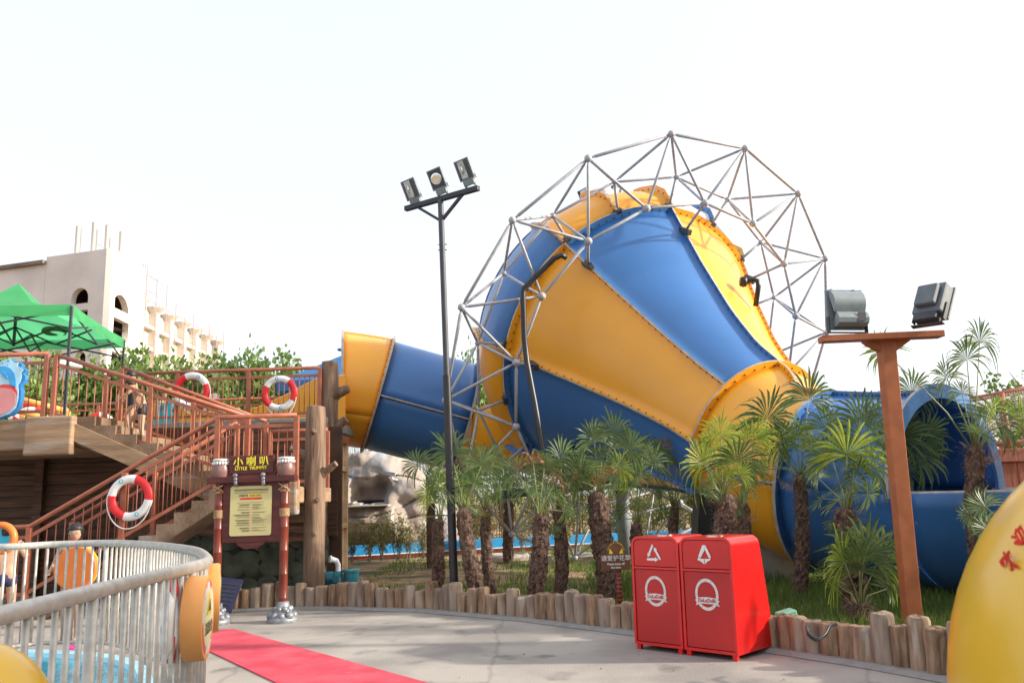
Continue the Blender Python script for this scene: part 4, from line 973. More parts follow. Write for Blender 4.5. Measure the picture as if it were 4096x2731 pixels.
wpl('foam_panel',[(-500,500),(0,432),(60,332),(170,292),(230,274),(290,335),(330,360),(400,350),(380,420),(440,450),(500,490),(450,550),(460,620),(440,720),(390,790),(400,900),(395,1050),(350,1230),(220,1350),(0,1430),(-500,1430)],.056,'wsky')
wpl('wave_band',[(-500,440),(0,432),(150,425),(260,470),(330,560),(360,700),(360,820),(330,850),(240,790),(230,700),(170,600),(60,560),(-500,560)],.068,'wmid',.008)
wpl('lip_band',[(-500,830),(0,815),(110,780),(240,785),(340,830),(385,920),(375,1000),(300,900),(150,845),(0,860),(-500,900)],.068,'wred',.008)
wpl('mouth_panel',[(-500,880),(0,865),(120,845),(260,870),(360,950),(375,1020),(350,1180),(230,1310),(0,1400),(-500,1400)],.080,'wpink',.008)
for k in range(3):
    b=MB(); b.tube([Vector((*(lambda q:(q[0],WY-.08,q[1]))(wp(80+130*math.cos(R(a))*(1-.17*k),700-150*math.sin(R(a))*(1-.2*k))),)) for a in range(85,5,-10)],.006,6); pc2(WB,'ripple_line',b,'wmid')
for q in((95,370,14),(210,320,20),(200,400,12)):
    b=MB(); x,z=wp(q[0],q[1]); b.lathe([(q[2]*.0009,0),(q[2]*.0009,.006)],(x,WY-.064,z),14,(0,-1,0)); pc2(WB,'water_drop',b,'wmid')

# ---------------------------------------------------------------- green canopy tent, blue canopy
def canopy(A,B,Ht,pk,label,m,name,valance=.2,poles=True,brk=.35,zleg=3.0,sx_=3.05,lin=False):
    A=Vector(A);B=Vector(B);e=(B-A);pd=Vector((-e.y,e.x,0)).normalized()*sx_
    C_=B+pd;D_=A+pd; cn=[A,B,C_,D_]; ctr=(A+C_)/2; root=empty(name,(ctr.x,ctr.y,zleg),label,'canopy tent')
    up=Vector((0,0,1)); b=MB(); n=6; vs=[]
    for k in range(4):
        P,Q=cn[k],cn[(k+1)%4]
        rows=[]
        for i,f in enumerate((0,.25,.5,.72,.74,.87,1)):
            hh=Ht+(pk-Ht)*(f if lin else f*.55 if f<.73 else .42+(f-.73)/.27*.58)-(.02 if lin else .06)*math.sin(math.pi*min(1,f/.72))
            row=[]
            for j in range(9):
                p=(P.lerp(Q,j/8)).lerp(ctr,f); row.append(Vector((p.x,p.y,hh-.03*math.sin(math.pi*j/8)*(1-f))))
            rows.append(row)
        o0=len(b.v); b.add([v for r_ in rows for v in r_],[(i*9+j,i*9+j+1,(i+1)*9+j+1,(i+1)*9+j) for i in range(6) for j in range(8)])
        lo=[rows[0][j]-up*valance for j in range(9)]; b.add(rows[0]+lo,[(j,j+1,j+10,j+9) for j in range(8)])
    o=pc2(root,'canopy_cloth',b,m,smooth=True,auto=30)
    if poles:
        for p in cn: b=MB(); b.bar(Vector((p.x,p.y,zleg)),Vector((p.x,p.y,Ht-.03)),.04,.04); pc2(root,'leg',b,'darkgrey')
        def sc_bars(P,Q):
            zt=Ht-.08; zb_=Ht-.42
            for i in range(2):
                a=P.lerp(Q,i/2);c=P.lerp(Q,(i+1)/2)
                for z0,z1 in((zt,zb_),(zb_,zt)):
                    b=MB(); b.bar(Vector((a.x,a.y,z0)),Vector((c.x,c.y,z1)),.022,.03); pc2(root,'scissor_bar',b,'black')
        for k in range(4): sc_bars(cn[k].lerp(ctr,.02),cn[(k+1)%4].lerp(ctr,.02))
        for k in range(4): sc_bars(((cn[k]+cn[(k+1)%4])/2).lerp(ctr,.03),ctr)
        b=MB(); b.bar(Vector((ctr.x,ctr.y,Ht-.45)),Vector((ctr.x,ctr.y,pk-.05)),.04,.04); pc2(root,'centre_pole',b,'black')
    return root,cn,ctr
gt,cn,ctr=canopy((-7.72,14,0),(-8.26,17.1,0),5.07,5.85,'green pop-up canopy tent above the upper walkway with black frame','greenfab','green_canopy')
# dark swirl logo printed on the far slope and white one on the near slope
M['dkgreen']=mat('dark_green_print',(.02,.16,.05),.6,.1,8)
def swirl(c,right,up,r,m,root):
    F=frameM(c,right,up); b=MB(); 
    for k0,rr in((0,1.0),(1,.62)):
        pts=[]; rad=[]
        for i in range(26):
            a=R(-60+330*i/25); q=r*rr*(1-.45*i/25); pts.append(F@Vector((q*math.cos(a)*1.15,0,q*math.sin(a)))); rad.append(.13*r*math.sin(math.pi*(i+1)/27)+.01*r)
        b.tube(pts,rad,6)
    pc2(root,'printed_swirl',b,m,smooth=True)
m_=(cn[1]+cn[2])/2; q=m_.lerp(ctr,.34); swirl(Vector((q.x+.38,q.y,5.07+.78*.34*.55-.13)),(-(cn[2]-cn[1])).normalized(),(ctr-m_+Vector((0,0,.35))).normalized()*1,.28,'dkgreen',gt)
bt_,_,_=canopy((X(1590,20.8,1500),20.8,0),(X(1590,20.8)+.6,24.0,0),4.70,5.72,'blue canopy tent rising behind the yellow trough','bluefab','blue_canopy',.28,True,zleg=3.0,sx_=3.35,lin=True)
b=MB()
for k in range(7): b.ball((bt_.location.x-.5+k*.16,bt_.location.y-.1,5.70+.05*math.sin(math.pi*k/6)),.09,8,6,(1,1,.5))
pc2(bt_,'scalloped_cap',b,'bluefab',smooth=True)
# ---------------------------------------------------------------- fan palms
def fan_mesh(seed,mt,spread=118,nseg=24,droop=.5,dead=0):
    """fan blade: attach point at origin, blade in local xz plane, axis +z, radius 1; normal -y"""
    rr=random.Random(seed); b=MB()
    for k in range(nseg):
        a=R(-spread+2*spread*(k+.5)/nseg+rr.uniform(-2,2)); L=(1-.28*abs(a/R(spread))**2)*rr.uniform(.88,1.05)
        if rr.random()<.04: continue
        d=Vector((math.sin(a),0,math.cos(a))); sd=Vector((math.cos(a),0,-math.sin(a)))
        wmax=R(spread)/nseg*.62; bendy=rr.uniform(.4,1.4)*droop; rows=[]
        for i,f in enumerate((.02,.28,.5,.72,.9,1.0)):
            wd=(wmax*f*1.02 if f<.5 else wmax*(.60-.45*(f-.5)) if f<.8 else wmax*.46*(1.03-f)/.25)
            p=d*(f*L)+Vector((0,.05*math.sin(k*1.7)*f,-bendy*f**3*.5*(1+abs(math.sin(a)))))
            if dead: p+=Vector((rr.uniform(-.04,.04),rr.uniform(-.06,.06),-.3*f*f))
            if i==5 and rr.random()<.3: p+=Vector((0,0,-.09))
            rows.append((p-sd*wd,p+Vector((0,.018*f,0)),p+sd*wd))
        vs=[v for r_ in rows for v in r_]; b.add(vs,[(i*3+j,i*3+j+1,i*3+j+4,i*3+j+3) for i in range(5) for j in range(2)])
    o=b.build('tmpfan',mt); me=o.data; bpy.data.objects.remove(o); return me
FANS=[fan_mesh(s_,'palm') for s_ in range(5)]; FANSY=[fan_mesh(s_+20,'palmy') for s_ in range(3)]; FDEAD=[fan_mesh(50,'deadleaf',70,16,.9,1)]; FNARROW=[fan_mesh(60,'palmy',20,9,.0)]; FHALF=[fan_mesh(70,'palm',60,14,.1)]
def trunk_mesh(a,c,r,seed):
    b=MB(); n=18; m_=44; vs=[]; rr=random.Random(seed)
    for i in range(m_+1):
        f=i/m_; p=a.lerp(c,f)+Vector((.03*math.sin(f*4+seed),0,0)); ph_=i*2.4
        for k in range(n):
            q=2*math.pi*k/n; sc_=.95+.30*fnoise((math.cos(q)*2.2,math.sin(q)*2.2,f*14+seed),1.5,4)+rr.uniform(-.05,.07)
            rad=r*(1.08-.12*f+.12*math.sin(f*3.1))*sc_*(1 if f<.95 else 1-(f-.95)*9)
            vs.append((p.x+rad*math.cos(q),p.y+rad*math.sin(q),p.z))
    b.add(vs,[(i*n+k,i*n+(k+1)%n,(i+1)*n+(k+1)%n,(i+1)*n+k) for i in range(m_) for k in range(n)]+[tuple(m_*n+k for k in range(n))])
    return b
def fibres(a,c,r,seed,cnt=650):
    b=MB(); rr=random.Random(seed)
    for i in range(cnt):
        f=rr.random()**.7; p=a.lerp(c,f); q=rr.uniform(0,6.28); d=Vector((math.cos(q),math.sin(q),rr.uniform(-.2,.9))).normalized()
        p0=p+Vector((math.cos(q),math.sin(q),0))*r*1.0; L=rr.uniform(.03,.10)*(2.0 if f>.88 else 1); sd=d.cross(Vector((0,0,1))).normalized()*rr.uniform(.002,.006)
        p1=p0+d*L*.6;p2=p0+d*L+Vector((0,0,-.03)); b.add([p0-sd,p0+sd,p1+sd*.7,p1-sd*.7,p2],[(0,1,2,3),(3,2,4)])
    return b
def palm(bx,by,tx,ty,Y,r,fans,label,seed,rnd=6,sunny=.25,fr=1.0):
    base=at(bx*D,by*D,Y); base.z=0; top=at(tx*D,ty*D,Y); root=empty('fan_palm',base,label,'palm tree','fan palms planted behind the log palisade')
    rr=random.Random(seed)
    pc2(root,'trunk',trunk_mesh(base,top,r*.74,seed),'trunk',smooth=False)
    fo_=pc2(root,'trunk_fibre',fibres(base,top,r*.76,seed),'fibre'); fo_['kind']='stuff'
    lst=[]
    for fx,fy,fr_ in fans: 
        c=at(fx*D,fy*D,Y+rr.uniform(-.25,.1)); lst.append((c,1.32*fr_*D/FPX*Y,None))
    for i in range(rnd):
        q=rr.uniform(0,6.28); el=rr.uniform(.05,1.1); L=rr.uniform(.28,.5)*fr; c=top+Vector((math.cos(q)*math.cos(el),math.sin(q)*math.cos(el)*.9+.15,math.sin(el)))*L; lst.append((c,rr.uniform(.24,.34)*fr,1))
    for i in range(1+seed%2):   # dead fans hanging under the crown
        q=rr.uniform(0,6.28); L=rr.uniform(.10,.2); c=top+Vector((math.cos(q)*L,math.sin(q)*L,-rr.uniform(.10,.25))); me=FDEAD[0] if rr.random()<.6 else FHALF[0]
        ax=Vector((math.cos(q)*.3,math.sin(q)*.3,-1)).normalized(); y=-(Vector((math.sin(q),-math.cos(q),0))).normalized(); x=y.cross(ax)
        o=bpy.data.objects.new('hanging_fan_leaf',me); COL.objects.link(o); o.parent=root; o.matrix_parent_inverse=Matrix.Translation(-Vector(root.location)); o.matrix_basis=Matrix.Translation(c)@(Matrix((x,y,ax)).transposed().to_4x4())@Matrix.Scale(rr.uniform(.16,.26),4)
    for c,rad,rn in lst:
        d=(c-top); L=d.length; dn=d.normalized()
        # petiole
        midp=top.lerp(c,.5)+Vector((0,0,.10*L*(1-abs(dn.z)))); pts=[top-Vector((0,0,.12)),top.lerp(midp,.6)+Vector((0,0,.02)),midp,c]
        b=MB(); b.tube(pts,[.012,.010,.007,.006],6); pc2(root,'leaf_stalk',b,'palm_petiole',smooth=True)
        ax=((c-midp).normalized()+Vector((rr.uniform(-.2,.2),rr.uniform(-.35,.1),rr.uniform(-.1,.15)))).normalized()
        if rn: nrm=Vector((rr.uniform(-.6,.6),rr.uniform(-1,.6),rr.uniform(.1,.8)))
        else: nrm=Vector((rr.uniform(-.45,.45),-1,rr.uniform(-.1,.55)))
        y=-(nrm-ax*nrm.dot(ax)).normalized(); x=y.cross(ax)
        me=rr.choice(FANSY if rr.random()<sunny else FANS)  # share of fans in the sunlit leaf colour, higher on the right-hand palms
        if rr.random()<.07: me=FDEAD[0]
        o=bpy.data.objects.new('fan_leaf',me); COL.objects.link(o); o.parent=root; o.matrix_parent_inverse=Matrix.Translation(-Vector(root.location))
        o.matrix_basis=Matrix.Translation(c)@(Matrix((x,y,ax)).transposed().to_4x4())@Matrix.Scale(rad,4)
    return root
palm(1000,1370,1012,1190,12.6,.115,[(985,1130,36),(1028,1120,34),(1003,1100,30)],'short thick palm trunk just left of the black lamp pole',1,3)
palm(1098,1372,1066,1165,11.6,.13,[(1037,1045,70),(963,1068,46),(1105,1070,60),(1090,1112,45),(1010,1110,40)],'leaning palm right of the lamp pole with a fan spread before the pole',2,4,.1)
palm(1132,1370,1112,1165,12.2,.095,[(1122,1075,48),(1085,1100,42),(1155,1105,40),(1135,1050,40)],'thin dark palm trunk beside the leaning palm',3,5,.05)
palm(1170,1262,1166,1150,19.5,.15,[(1150,1125,30),(1180,1125,30)],'distant sunlit orange palm trunk near the blue channel',4,3,.1)
palm(1232,1372,1238,1180,11.7,.145,[(1225,1065,58),(1190,1085,50),(1272,1112,56),(1208,1125,46),(1250,1075,50)],'stout palm with drooping fans under the funnel, left of its straight neighbour',5,5,.05)
palm(1287,1370,1284,1165,12.4,.12,[(1290,1055,60),(1325,1075,52),(1262,1085,46),(1305,1105,44)],'straight dark palm between the stout palm and the widest trunk',6,5,.05)
palm(1392,1352,1374,1130,12.3,.19,[(1365,1012,60),(1408,1000,62),(1338,1095,66),(1442,1032,58),(1418,1075,46),(1382,1060,52)],'widest shaggy palm trunk behind the small lawn sign',7,7,.12)
palm(1467,1330,1465,1200,12.6,.12,[(1463,1095,50),(1500,1065,52),(1445,1120,40),(1475,1050,50)],'palm with a hairy brown knob head left of the red bins',8,5,.1)
palm(1552,1330,1548,1160,14.5,.11,[(1530,1035,60),(1582,1060,60),(1500,1042,52),(1560,1010,55)],'slim palm standing farther back behind the left red bin',9,6,.1)
palm(1672,1420,1660,1135,10.1,.17,[(1618,1065,70),(1692,1062,72),(1655,1000,56),(1655,1100,44),(1702,1112,50),(1640,1030,50)],'bushy palm with yellow green fans right above the red bins',10,6,.6)
palm(1716,1400,1702,1150,11,.11,[(1762,962,80),(1735,1000,56),(1782,1012,62),(1720,1020,60)],'thin palm close behind the bushy one, fans over the yellow elbow',11,5,.35)
palm(1838,1362,1838,1090,11.5,.115,[(1828,1010,60),(1857,918,80),(1800,1015,56),(1872,1035,52),(1895,985,60)],'slender palm against the blue tube flange with one high sunlit fan',12,4,.5)
palm(1960,1420,1945,1165,9.5,.16,[(1945,1045,90),(1985,1010,88),(1912,1055,76),(1975,965,80),(1990,1075,70)],'large leafy palm just left of the terracotta post',13,7,.35)
palm(2030,1370,2025,1115,11.4,.10,[(2062,1005,86),(2100,1042,86),(2022,985,80),(2002,1062,60),(2092,900,60),(2120,1000,70),(2080,1080,60)],'palm half hidden behind the terracotta post with fans before the tunnel mouth',14,5,.3)
palm(2256,1400,2238,1020,9.4,.13,[(2250,785,62),(2221,826,66),(2175,868,52),(2030,806,54),(2285,965,80),(2345,1000,60),(2210,905,40),(2335,960,60)],'tall palm at the right with long bare stalks reaching into the sky',15,3,.5)
palm(1985,1432,1975,1385,9.0,.10,[(1985,1275,95),(2015,1290,88),(1940,1290,80),(1975,1310,85)],'low sprouting palm with drooping yellow green fans left of the terracotta post',16,2,.55)
palm(2460,1490,2440,1330,7.6,.12,[(2270,1215,50),(2265,1165,58),(2230,1185,40)],'palm outside the right edge whose stalks arch in front of the post',17,2,.4)
# young folded leaf
for bx,by,tx,ty in((1340,1005,1310,940),(1130,1095,1085,1062)):
    pass

# ---------------------------------------------------------------- broadleaf trees, hedge, shrubs
def leafcloud(seed,n,rx,ry,rz,ls,clumps=14,zoff=0,hang=0,aspect=.8):
    rr=random.Random(seed); b=MB(); cl=[]
    for i in range(clumps):
        while True:
            p=Vector((rr.uniform(-1,1),rr.uniform(-1,1),rr.uniform(-1,1)))
            if p.length<1: break
        cl.append((Vector((p.x*rx,p.y*ry,p.z*rz+zoff)),rr.uniform(.22,.42)))
    for i in range(n):
        c,cr=rr.choice(cl); q=Vector((rr.gauss(0,1),rr.gauss(0,1),rr.gauss(0,1)))*.5*cr
        p=c+Vector((q.x*rx*1.1,q.y*ry*1.1,q.z*rz*1.0))
        s=ls*rr.uniform(.5,1.2); a=Vector((rr.uniform(-1,1),rr.uniform(-1,1),rr.uniform(-1,1)-hang)).normalized(); u=a.cross(Vector((rr.uniform(-1,1),rr.uniform(-1,1),rr.uniform(-1,1)))).normalized()
        w=s*aspect*.5; m1=p+a*s*.45
        b.add([p,p+a*s*.22+u*w*.8,p+a*s*.55+u*w*.85,p+a*s,p+a*s*.55-u*w*.85,p+a*s*.22-u*w*.8],[(0,1,2,3,4,5)])
    return b
def mesh_of(b,name,m): o=b.build(name,m); me=o.data; bpy.data.objects.remove(o); return me
def inst(name,me,parent,loc,scale=(1,1,1),rz=0):
    o=bpy.data.objects.new(name,me); COL.objects.link(o); o.parent=parent; o.location=loc; o.scale=scale; o.rotation_euler=(0,0,rz); return o
TREEC=[mesh_of(leafcloud(s_,3900,1,1,1,.145,40),'crown','leafA') for s_ in(1,2,3)]
def limbs(seed,h,hc,sp):
    rr=random.Random(seed); b=MB(); b.tube([(0,0,0),(.05,0,h*.4),(-.03,.03,h*.75),(0,0,h)],[.09,.075,.05,.02],8)
    for k in range(9):
        z=h*(.38+.06*k); q=rr.uniform(0,6.28); L=sp*rr.uniform(.6,1)
        p=Vector((0,0,z)); b.tube([p,p+Vector((math.cos(q)*L*.5,math.sin(q)*L*.5,L*.45)),p+Vector((math.cos(q)*L*.85,math.sin(q)*L*.85,L*.95))],[.035,.022,.008],6)
    return mesh_of(b,'trunk','bark')
LIMB=[limbs(5,6,3,1.2),limbs(6,6,3,1.2)]
tl_=[(40,1400,23,'behind the wave board'),(190,1430,24,'left of the tent leg'),(330,1480,25,'before the cream tower door'),(455,1415,25,'under the right corner of the green tent'),(545,1420,26,'right of the cream tower base'),(640,1435,25,'behind the first walkway lifebuoy'),(745,1440,26,'above the first lifebuoy, before the scaffolding'),(850,1445,25,'behind the woman in the straw hat'),(965,1405,26,'tallest, between the two walkway lifebuoys'),(1060,1470,27,'just left of the blue tent'),(1150,1440,28,'peeping above the blue tent roof'),(1880,1410,30,'thin, seen in the gap between tube end and funnel')]
for i,(px,py,Y,w_) in enumerate(tl_):
    top=at(px,py,Y); c=Vector((top.x,Y,0)); root=empty('broadleaf_tree',c,'green broadleaf tree '+w_,'tree','leafy trees growing behind the walkway')
    h=top.z; sp_=1.0 if px<1200 else .45
    rr=random.Random(i); inst('trunk',LIMB[i%2],root,(0,0,0),(1,1,h/6.2),rr.uniform(0,6))
    inst('crown',TREEC[i%3],root,(0,0,h-1.75),(1.15*sp_,1.0,1.65),rr.uniform(0,6)); inst('crown',TREEC[(i+1)%3],root,(.2,0,h-2.6),(1.45*sp_,1.2,1.5),rr.uniform(0,6)); inst('crown',TREEC[(i+2)%3],root,(-.3,.6,h-3.9),(1.6*sp_,1.2,1.5),rr.uniform(0,6))
HEDGE=[mesh_of(leafcloud(30+s_,2600,1,1,1,.11,34,hang=.5,aspect=.28),'foliage','leafB') for s_ in range(3)]
CULM=[]
for s_ in range(2):
    rr=random.Random(s_); b=MB()
    for k in range(16): x=rr.uniform(-1.2,1.2);y=rr.uniform(-.5,.5); b.tube([(x,y,0),(x+rr.uniform(-.1,.1),y,1.5),(x+rr.uniform(-.3,.3),y,3)],[.018,.015,.006],5)
    CULM.append(mesh_of(b,'stems','bark'))
hd=[(1330,29,2.9),(1500,30,3.6),(1640,29,3.8),(1790,28,3.4),(1930,27,2.6),(2080,26.5,2.4),(2230,26.5,2.6),(2380,27,2.4),(2530,26.5,2.6),(2680,27,2.5),(2830,26.5,2.6),(2990,27,2.6),(3150,27,2.6),(3330,28,2.6)]
for i,(px,Y,h) in enumerate(hd):
    p=at(px,2000,Y); pos=['behind the left end of the artificial rock','over the rock crest under the blue tube','behind the rock right of its crest','between the rock and the lamp pole','right of the lamp pole foot','under the left end of the funnel','below the funnel, before the blue channel','seen behind the stout palm trunks','seen behind the widest palm trunk','left of the funnel support block','hidden behind the red bins','behind the concrete footing','behind the blue tube flange','behind the tunnel tube'][i]
    root=empty('bamboo_clump',(p.x,Y,0),'bamboo clump '+pos,'bamboo','bamboo hedge clumps behind the lawn'); rr=random.Random(i+77)
    inst('stems',CULM[i%2],root,(0,0,0),(.8,1,h/3)); inst('foliage',HEDGE[i%3],root,(0,0,h*.58),(.95,.8,h*.50),rr.choice([0,3.14])); inst('foliage',HEDGE[(i+1)%3],root,(.1,.4,h*.36),(1.0,.8,h*.36),rr.choice([0,3.14]))
# tree behind the net fence, right
TC=mesh_of(leafcloud(91,2600,1,1,1,.10,30),'crown','leafA')
for px,py,Y,w_,sc_ in((4075,1440,26,'dark leafy tree rising behind the rope net at the right',1.5),(3960,1620,27,'sparse tree lower behind the rope net fence',1.1)):
    p=at(px,py,Y); root=empty('background_tree',(p.x+.3,Y,0),w_,'tree'); inst('trunk',LIMB[0],root,(0,0,0),(1,1,p.z/6.2)); inst('crown',TC,root,(0,0,p.z-sc_),(sc_,1.2,sc_))
# drooping shrubs before the channel
def shrub_mesh(seed,big=1):
    rr=random.Random(seed); b=MB(); 
    for k in range(9):
        q=rr.uniform(0,6.28); sp_=rr.uniform(.05,.32); hx=math.cos(q)*sp_; hy=math.sin(q)*sp_; h=rr.uniform(.75,1.3)
        tip=Vector((hx,hy,h))
        for j in range(34):
            f=rr.uniform(.35,1.0); p=Vector((hx*f,hy*f,h*f))+Vector((rr.gauss(0,.05),rr.gauss(0,.05),rr.gauss(0,.03)))
            a=Vector((rr.uniform(-1,1),rr.uniform(-1,1),-.9+rr.uniform(0,1.0)*(f>.93)*1.8)).normalized(); u=a.cross(Vector((rr.uniform(-1,1),rr.uniform(-1,1),.1))).normalized(); L=rr.uniform(.10,.17)
            b.add([p,p+a*L*.5+u*.016,p+a*L,p+a*L*.5-u*.016],[(0,1,2,3)])
    st=MB(); rr=random.Random(seed)
    for k in range(9):
        q=rr.uniform(0,6.28); sp_=rr.uniform(.05,.32); hx=math.cos(q)*sp_; hy=math.sin(q)*sp_; h=rr.uniform(.75,1.3); st.tube([(hx*.15,hy*.15,0),(hx*.7,hy*.7,h*.6),(hx,hy,h)],[.009,.007,.004],5)
        for j in range(46): f=rr.uniform(.45,1.0); [rr.gauss(0,.05) for _ in range(3)]; [rr.uniform(0,1) for _ in range(6)]
    return mesh_of(b,'leaves','leafC'),mesh_of(st,'stems','bark')
SHR=[shrub_mesh(s_) for s_ in(11,12,13)]
for i,(px,Y,h,w_) in enumerate([(1405,21.3,1.25,'beside the plaster pier'),(1372,20.5,1.0,'lowest, at the foot of the pier'),(1475,21.2,1.5,'tallest, before the rock cave'),(1530,21.5,1.45,'in front of the rock ledge'),(1590,21.6,1.5,'right of the rock cave mouth'),(1635,21.5,1.35,'before the right side of the rock'),(1690,21.8,1.35,'beside the square brown post'),(1730,22,1.2,'touching the square brown post'),(1860,22.8,1.3,'right of the lamp pole'),(1950,23,1.3,'between two dark palm trunks'),(2090,23,1.3,'under the funnel end'),(2260,23,1.3,'behind the space frame foot'),(2560,23,1.3,'near the round support column')]):
    p=at(px,2150,Y); root=empty('drooping_shrub',(p.x,Y,0),'thin shrub with drooping narrow leaves '+w_,'shrub','drooping shrubs along the blue channel'); l_,s_=SHR[i%3]
    rr=random.Random(i+5); z_=rr.uniform(0,6); inst('leaves',l_,root,(0,0,0),(h/1.6,)*3,z_); inst('stems',s_,root,(0,0,0),(h/1.6,)*3,z_)
# ---------------------------------------------------------------- channel wall, rock, small yard things
CW=empty('channel_wall',(0,23.5,0),'low bright blue painted channel wall with white line behind the lawn','low wall')
wl=[at(1100,2200,21.6),at(1381,2200,22.2),at(1707,2200,23.0),at(2050,2200,23.8),at(2500,2200,24.6),at(3200,2200,25.0)]
for i in range(len(wl)-1):
    a,c=wl[i],wl[i+1]
    for z0,z1,th,m,nm in((0,.09,.24,'signpost','brown_base'),(.09,.115,.26,'white','white_line'),(.115,.36,.22,'blueWall','blue_face')):
        b=MB(); b.bar(Vector((a.x,a.y,(z0+z1)/2)),Vector((c.x,c.y,(z0+z1)/2)),th,z1-z0); pc2(CW,nm,b,m)
RK=at(1520,2100,25.2); rx0=at(1250,2100,25).x; rx1=at(1890,2100,25).x
def rock():
    nx,nz=150,110; b=MB(); vs=[]
    cav=(at(1483,1960,25)); led=at(1470,2022,25)
    def topz(x):
        P=[(1250,1835),(1370,1806),(1480,1798),(1560,1808),(1640,1845),(1690,1905),(1720,1945),(1790,1975),(1840,2060),(1880,2170)]
        q=[(at(a,c,25).x,at(a,c,25).z) for a,c in P]
        for (xa,za),(xb,zb_) in zip(q,q[1:]):
            if x<=xb: return za+(zb_-za)*max(0,(x-xa)/(xb-xa))
        return q[-1][1]
    for j in range(nz+1):
        f=j/nz
        for i in range(nx+1):
            x=rx0+(rx1-rx0)*i/nx; H_=topz(x)+.05*fnoise((x*2,0,3),1,3); 
            ang=f*math.pi*.62; z=H_*math.sin(min(ang,math.pi/2)) if ang<math.pi/2 else H_*(1-.1*(ang-math.pi/2)); y=24.7+1.4*(1-math.cos(ang))*1.0
            n1=fnoise((x*.5,z*.7,1.3),1,3); ridge=abs(fnoise((x*.6+2,z*.8,7),1,3))
            y+=-.36*n1-.3*ridge+.035*fnoise((x*3,z*3,2),1,4)
            # carved arch cave and ledge
            ex=(x-cav.x-.15*(z-cav.z)+.16*fnoise((x*1.5,z*1.5,4),1,3))/.68; ez=(z-cav.z+.16+.12*fnoise((z*1.7,x*1.3,9),1,3))/.60
            if ez>-.42:
                d=(abs(ex)**3+max(0,ez)**3)**(1/3)
                if d<1: y+=.85*(1-d**3)
            if led.z-.50<z<led.z-.02 and abs(x-led.x-.0)<.85: y-=.38
            if .15<z<.62 and abs(x-led.x-.1)<.8: y+=.5
            # long cracks
            for k,(a_,o_) in enumerate(((.25,1.2),(.1,.75),(-.2,2.2))):
                dd=abs(z-(o_+a_*(x-RK.x)+.15*math.sin(x*2+k)))
                if dd<.05: y+=.10*(1-dd/.05)
            vs.append((x,y,z))
    b.add(vs,[(j*(nx+1)+i,j*(nx+1)+i+1,(j+1)*(nx+1)+i+1,(j+1)*(nx+1)+i) for j in range(nz) for i in range(nx)])
    root=empty('artificial_rock',(RK.x,25,0),'large pale artificial rock with an arched cave and waterfall ledge','rock formation'); o=pc2(root,'rock_face',b,'rock',smooth=True,auto=38)
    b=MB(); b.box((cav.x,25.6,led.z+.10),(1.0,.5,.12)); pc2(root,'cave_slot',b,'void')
    b=MB(); b.box((led.x+.02,24.35,led.z-.0),(1.5,.7,.05)); pc2(root,'wet_ledge',b,'manhole',bevel=.02)
    b=MB(); b.ball((rx0+2.2,27.4,0),1,24,14,(2.4,1.6,2.3)); pc2(root,'rock_back',b,'rock',smooth=True)
rock()
c=at(1568,1893,23.6); CC=empty('security_camera',c,'white security camera bracketed on the artificial rock','camera')
b=MB(); b.bar(c+Vector((-.13,-.1,.02)),c+Vector((.14,-.2,-.06)),.10,.09); b.bar(c+Vector((-.14,-.1,.07)),c+Vector((.17,-.2,-.0)),.12,.015); pc2(CC,'housing',b,'pvc',bevel=.01)
b=MB(); b.tube([c+Vector((.15,-.2,-.06)),c+Vector((.165,-.21,-.065))],.035,12); pc2(CC,'lens',b,'black')
b=MB(); b.tube([c+Vector((0,-.1,-.02)),c+Vector((0,.0,-.14)),c+Vector((0,1.0,-.16))],.02,8); pc2(CC,'bracket',b,'pvc')
# brown square post
p=at(1725,2180,19.0); PB=empty('brown_post',(p.x,19,0),'square dark brown post standing behind the lamp pole','post')
zt=at(1725,1905,19).z; b=MB(); b.bar((p.x-.0,19,0),(p.x,19,zt),.19,.19,(0,1,0)); pc2(PB,'shaft',b,'plank',bevel=.01); b=MB(); b.box((p.x,19,zt-.22),(.21,.21,.03)); pc2(PB,'band',b,'plank')
# manhole ring
p=G(2020,2240); b=MB(); b.lathe([(.58,0),(.60,.08),(.56,.14),(.50,.15),(.48,.12),(.2,.13)],(p.x,p.y,0),32); tag(b.build('manhole_ring','manhole',smooth=True,auto=40),'round pale concrete manhole ring on the lawn behind the palms','manhole')
# pump
PX=at(1352,2330,13.0); PU=empty('water_pump',(PX.x,13,0),'teal electric pump with white elbow pipe behind the palisade','pump')
x=PX.x;z=.36
b=MB(); b.lathe([(.09,-.13),(.10,-.12),(.10,.1),(.085,.13)],(x-.17,13,z),20,(1,0,0)); 
for k in range(7): b.lathe([(.108,-.004),(.108,.004)],(x-.26+k*.028,13,z),20,(1,0,0))
pc2(PU,'motor',b,'pump',smooth=True,auto=40)
b=MB(); b.lathe([(.12,-.06),(.13,-.04),(.13,.04),(.11,.06)],(x-.0,13,z-.02),20,(1,0,0)); b.lathe([(.05,0),(.055,.01)],(x-.0,12.86,z-.0),16,(0,-1,0)); pc2(PU,'volute',b,'pump',smooth=True,auto=40)
b=MB(); b.lathe([(.115,-.3),(.115,.09),(.14,.09),(.14,.12),(.03,.13)],(x+.20,13,z),22); pc2(PU,'strainer_tank',b,'pump',smooth=True,auto=40)
b=MB(); b.tube([(x-.0,13,z+.1),(x-.0,13,z+.2),(x-.02,12.97,z+.26),(x-.08,12.9,z+.29)],.04,14); b.lathe([(.05,0),(.055,.03)],(x-.08,12.9,z+.29),14,(-.8,-.5,.1)); pc2(PU,'elbow_pipe',b,'pvc',smooth=True,auto=50)
b=MB(); b.box((x,13,.1),(.65,.25,.2)); pc2(PU,'base_block',b,'manhole')
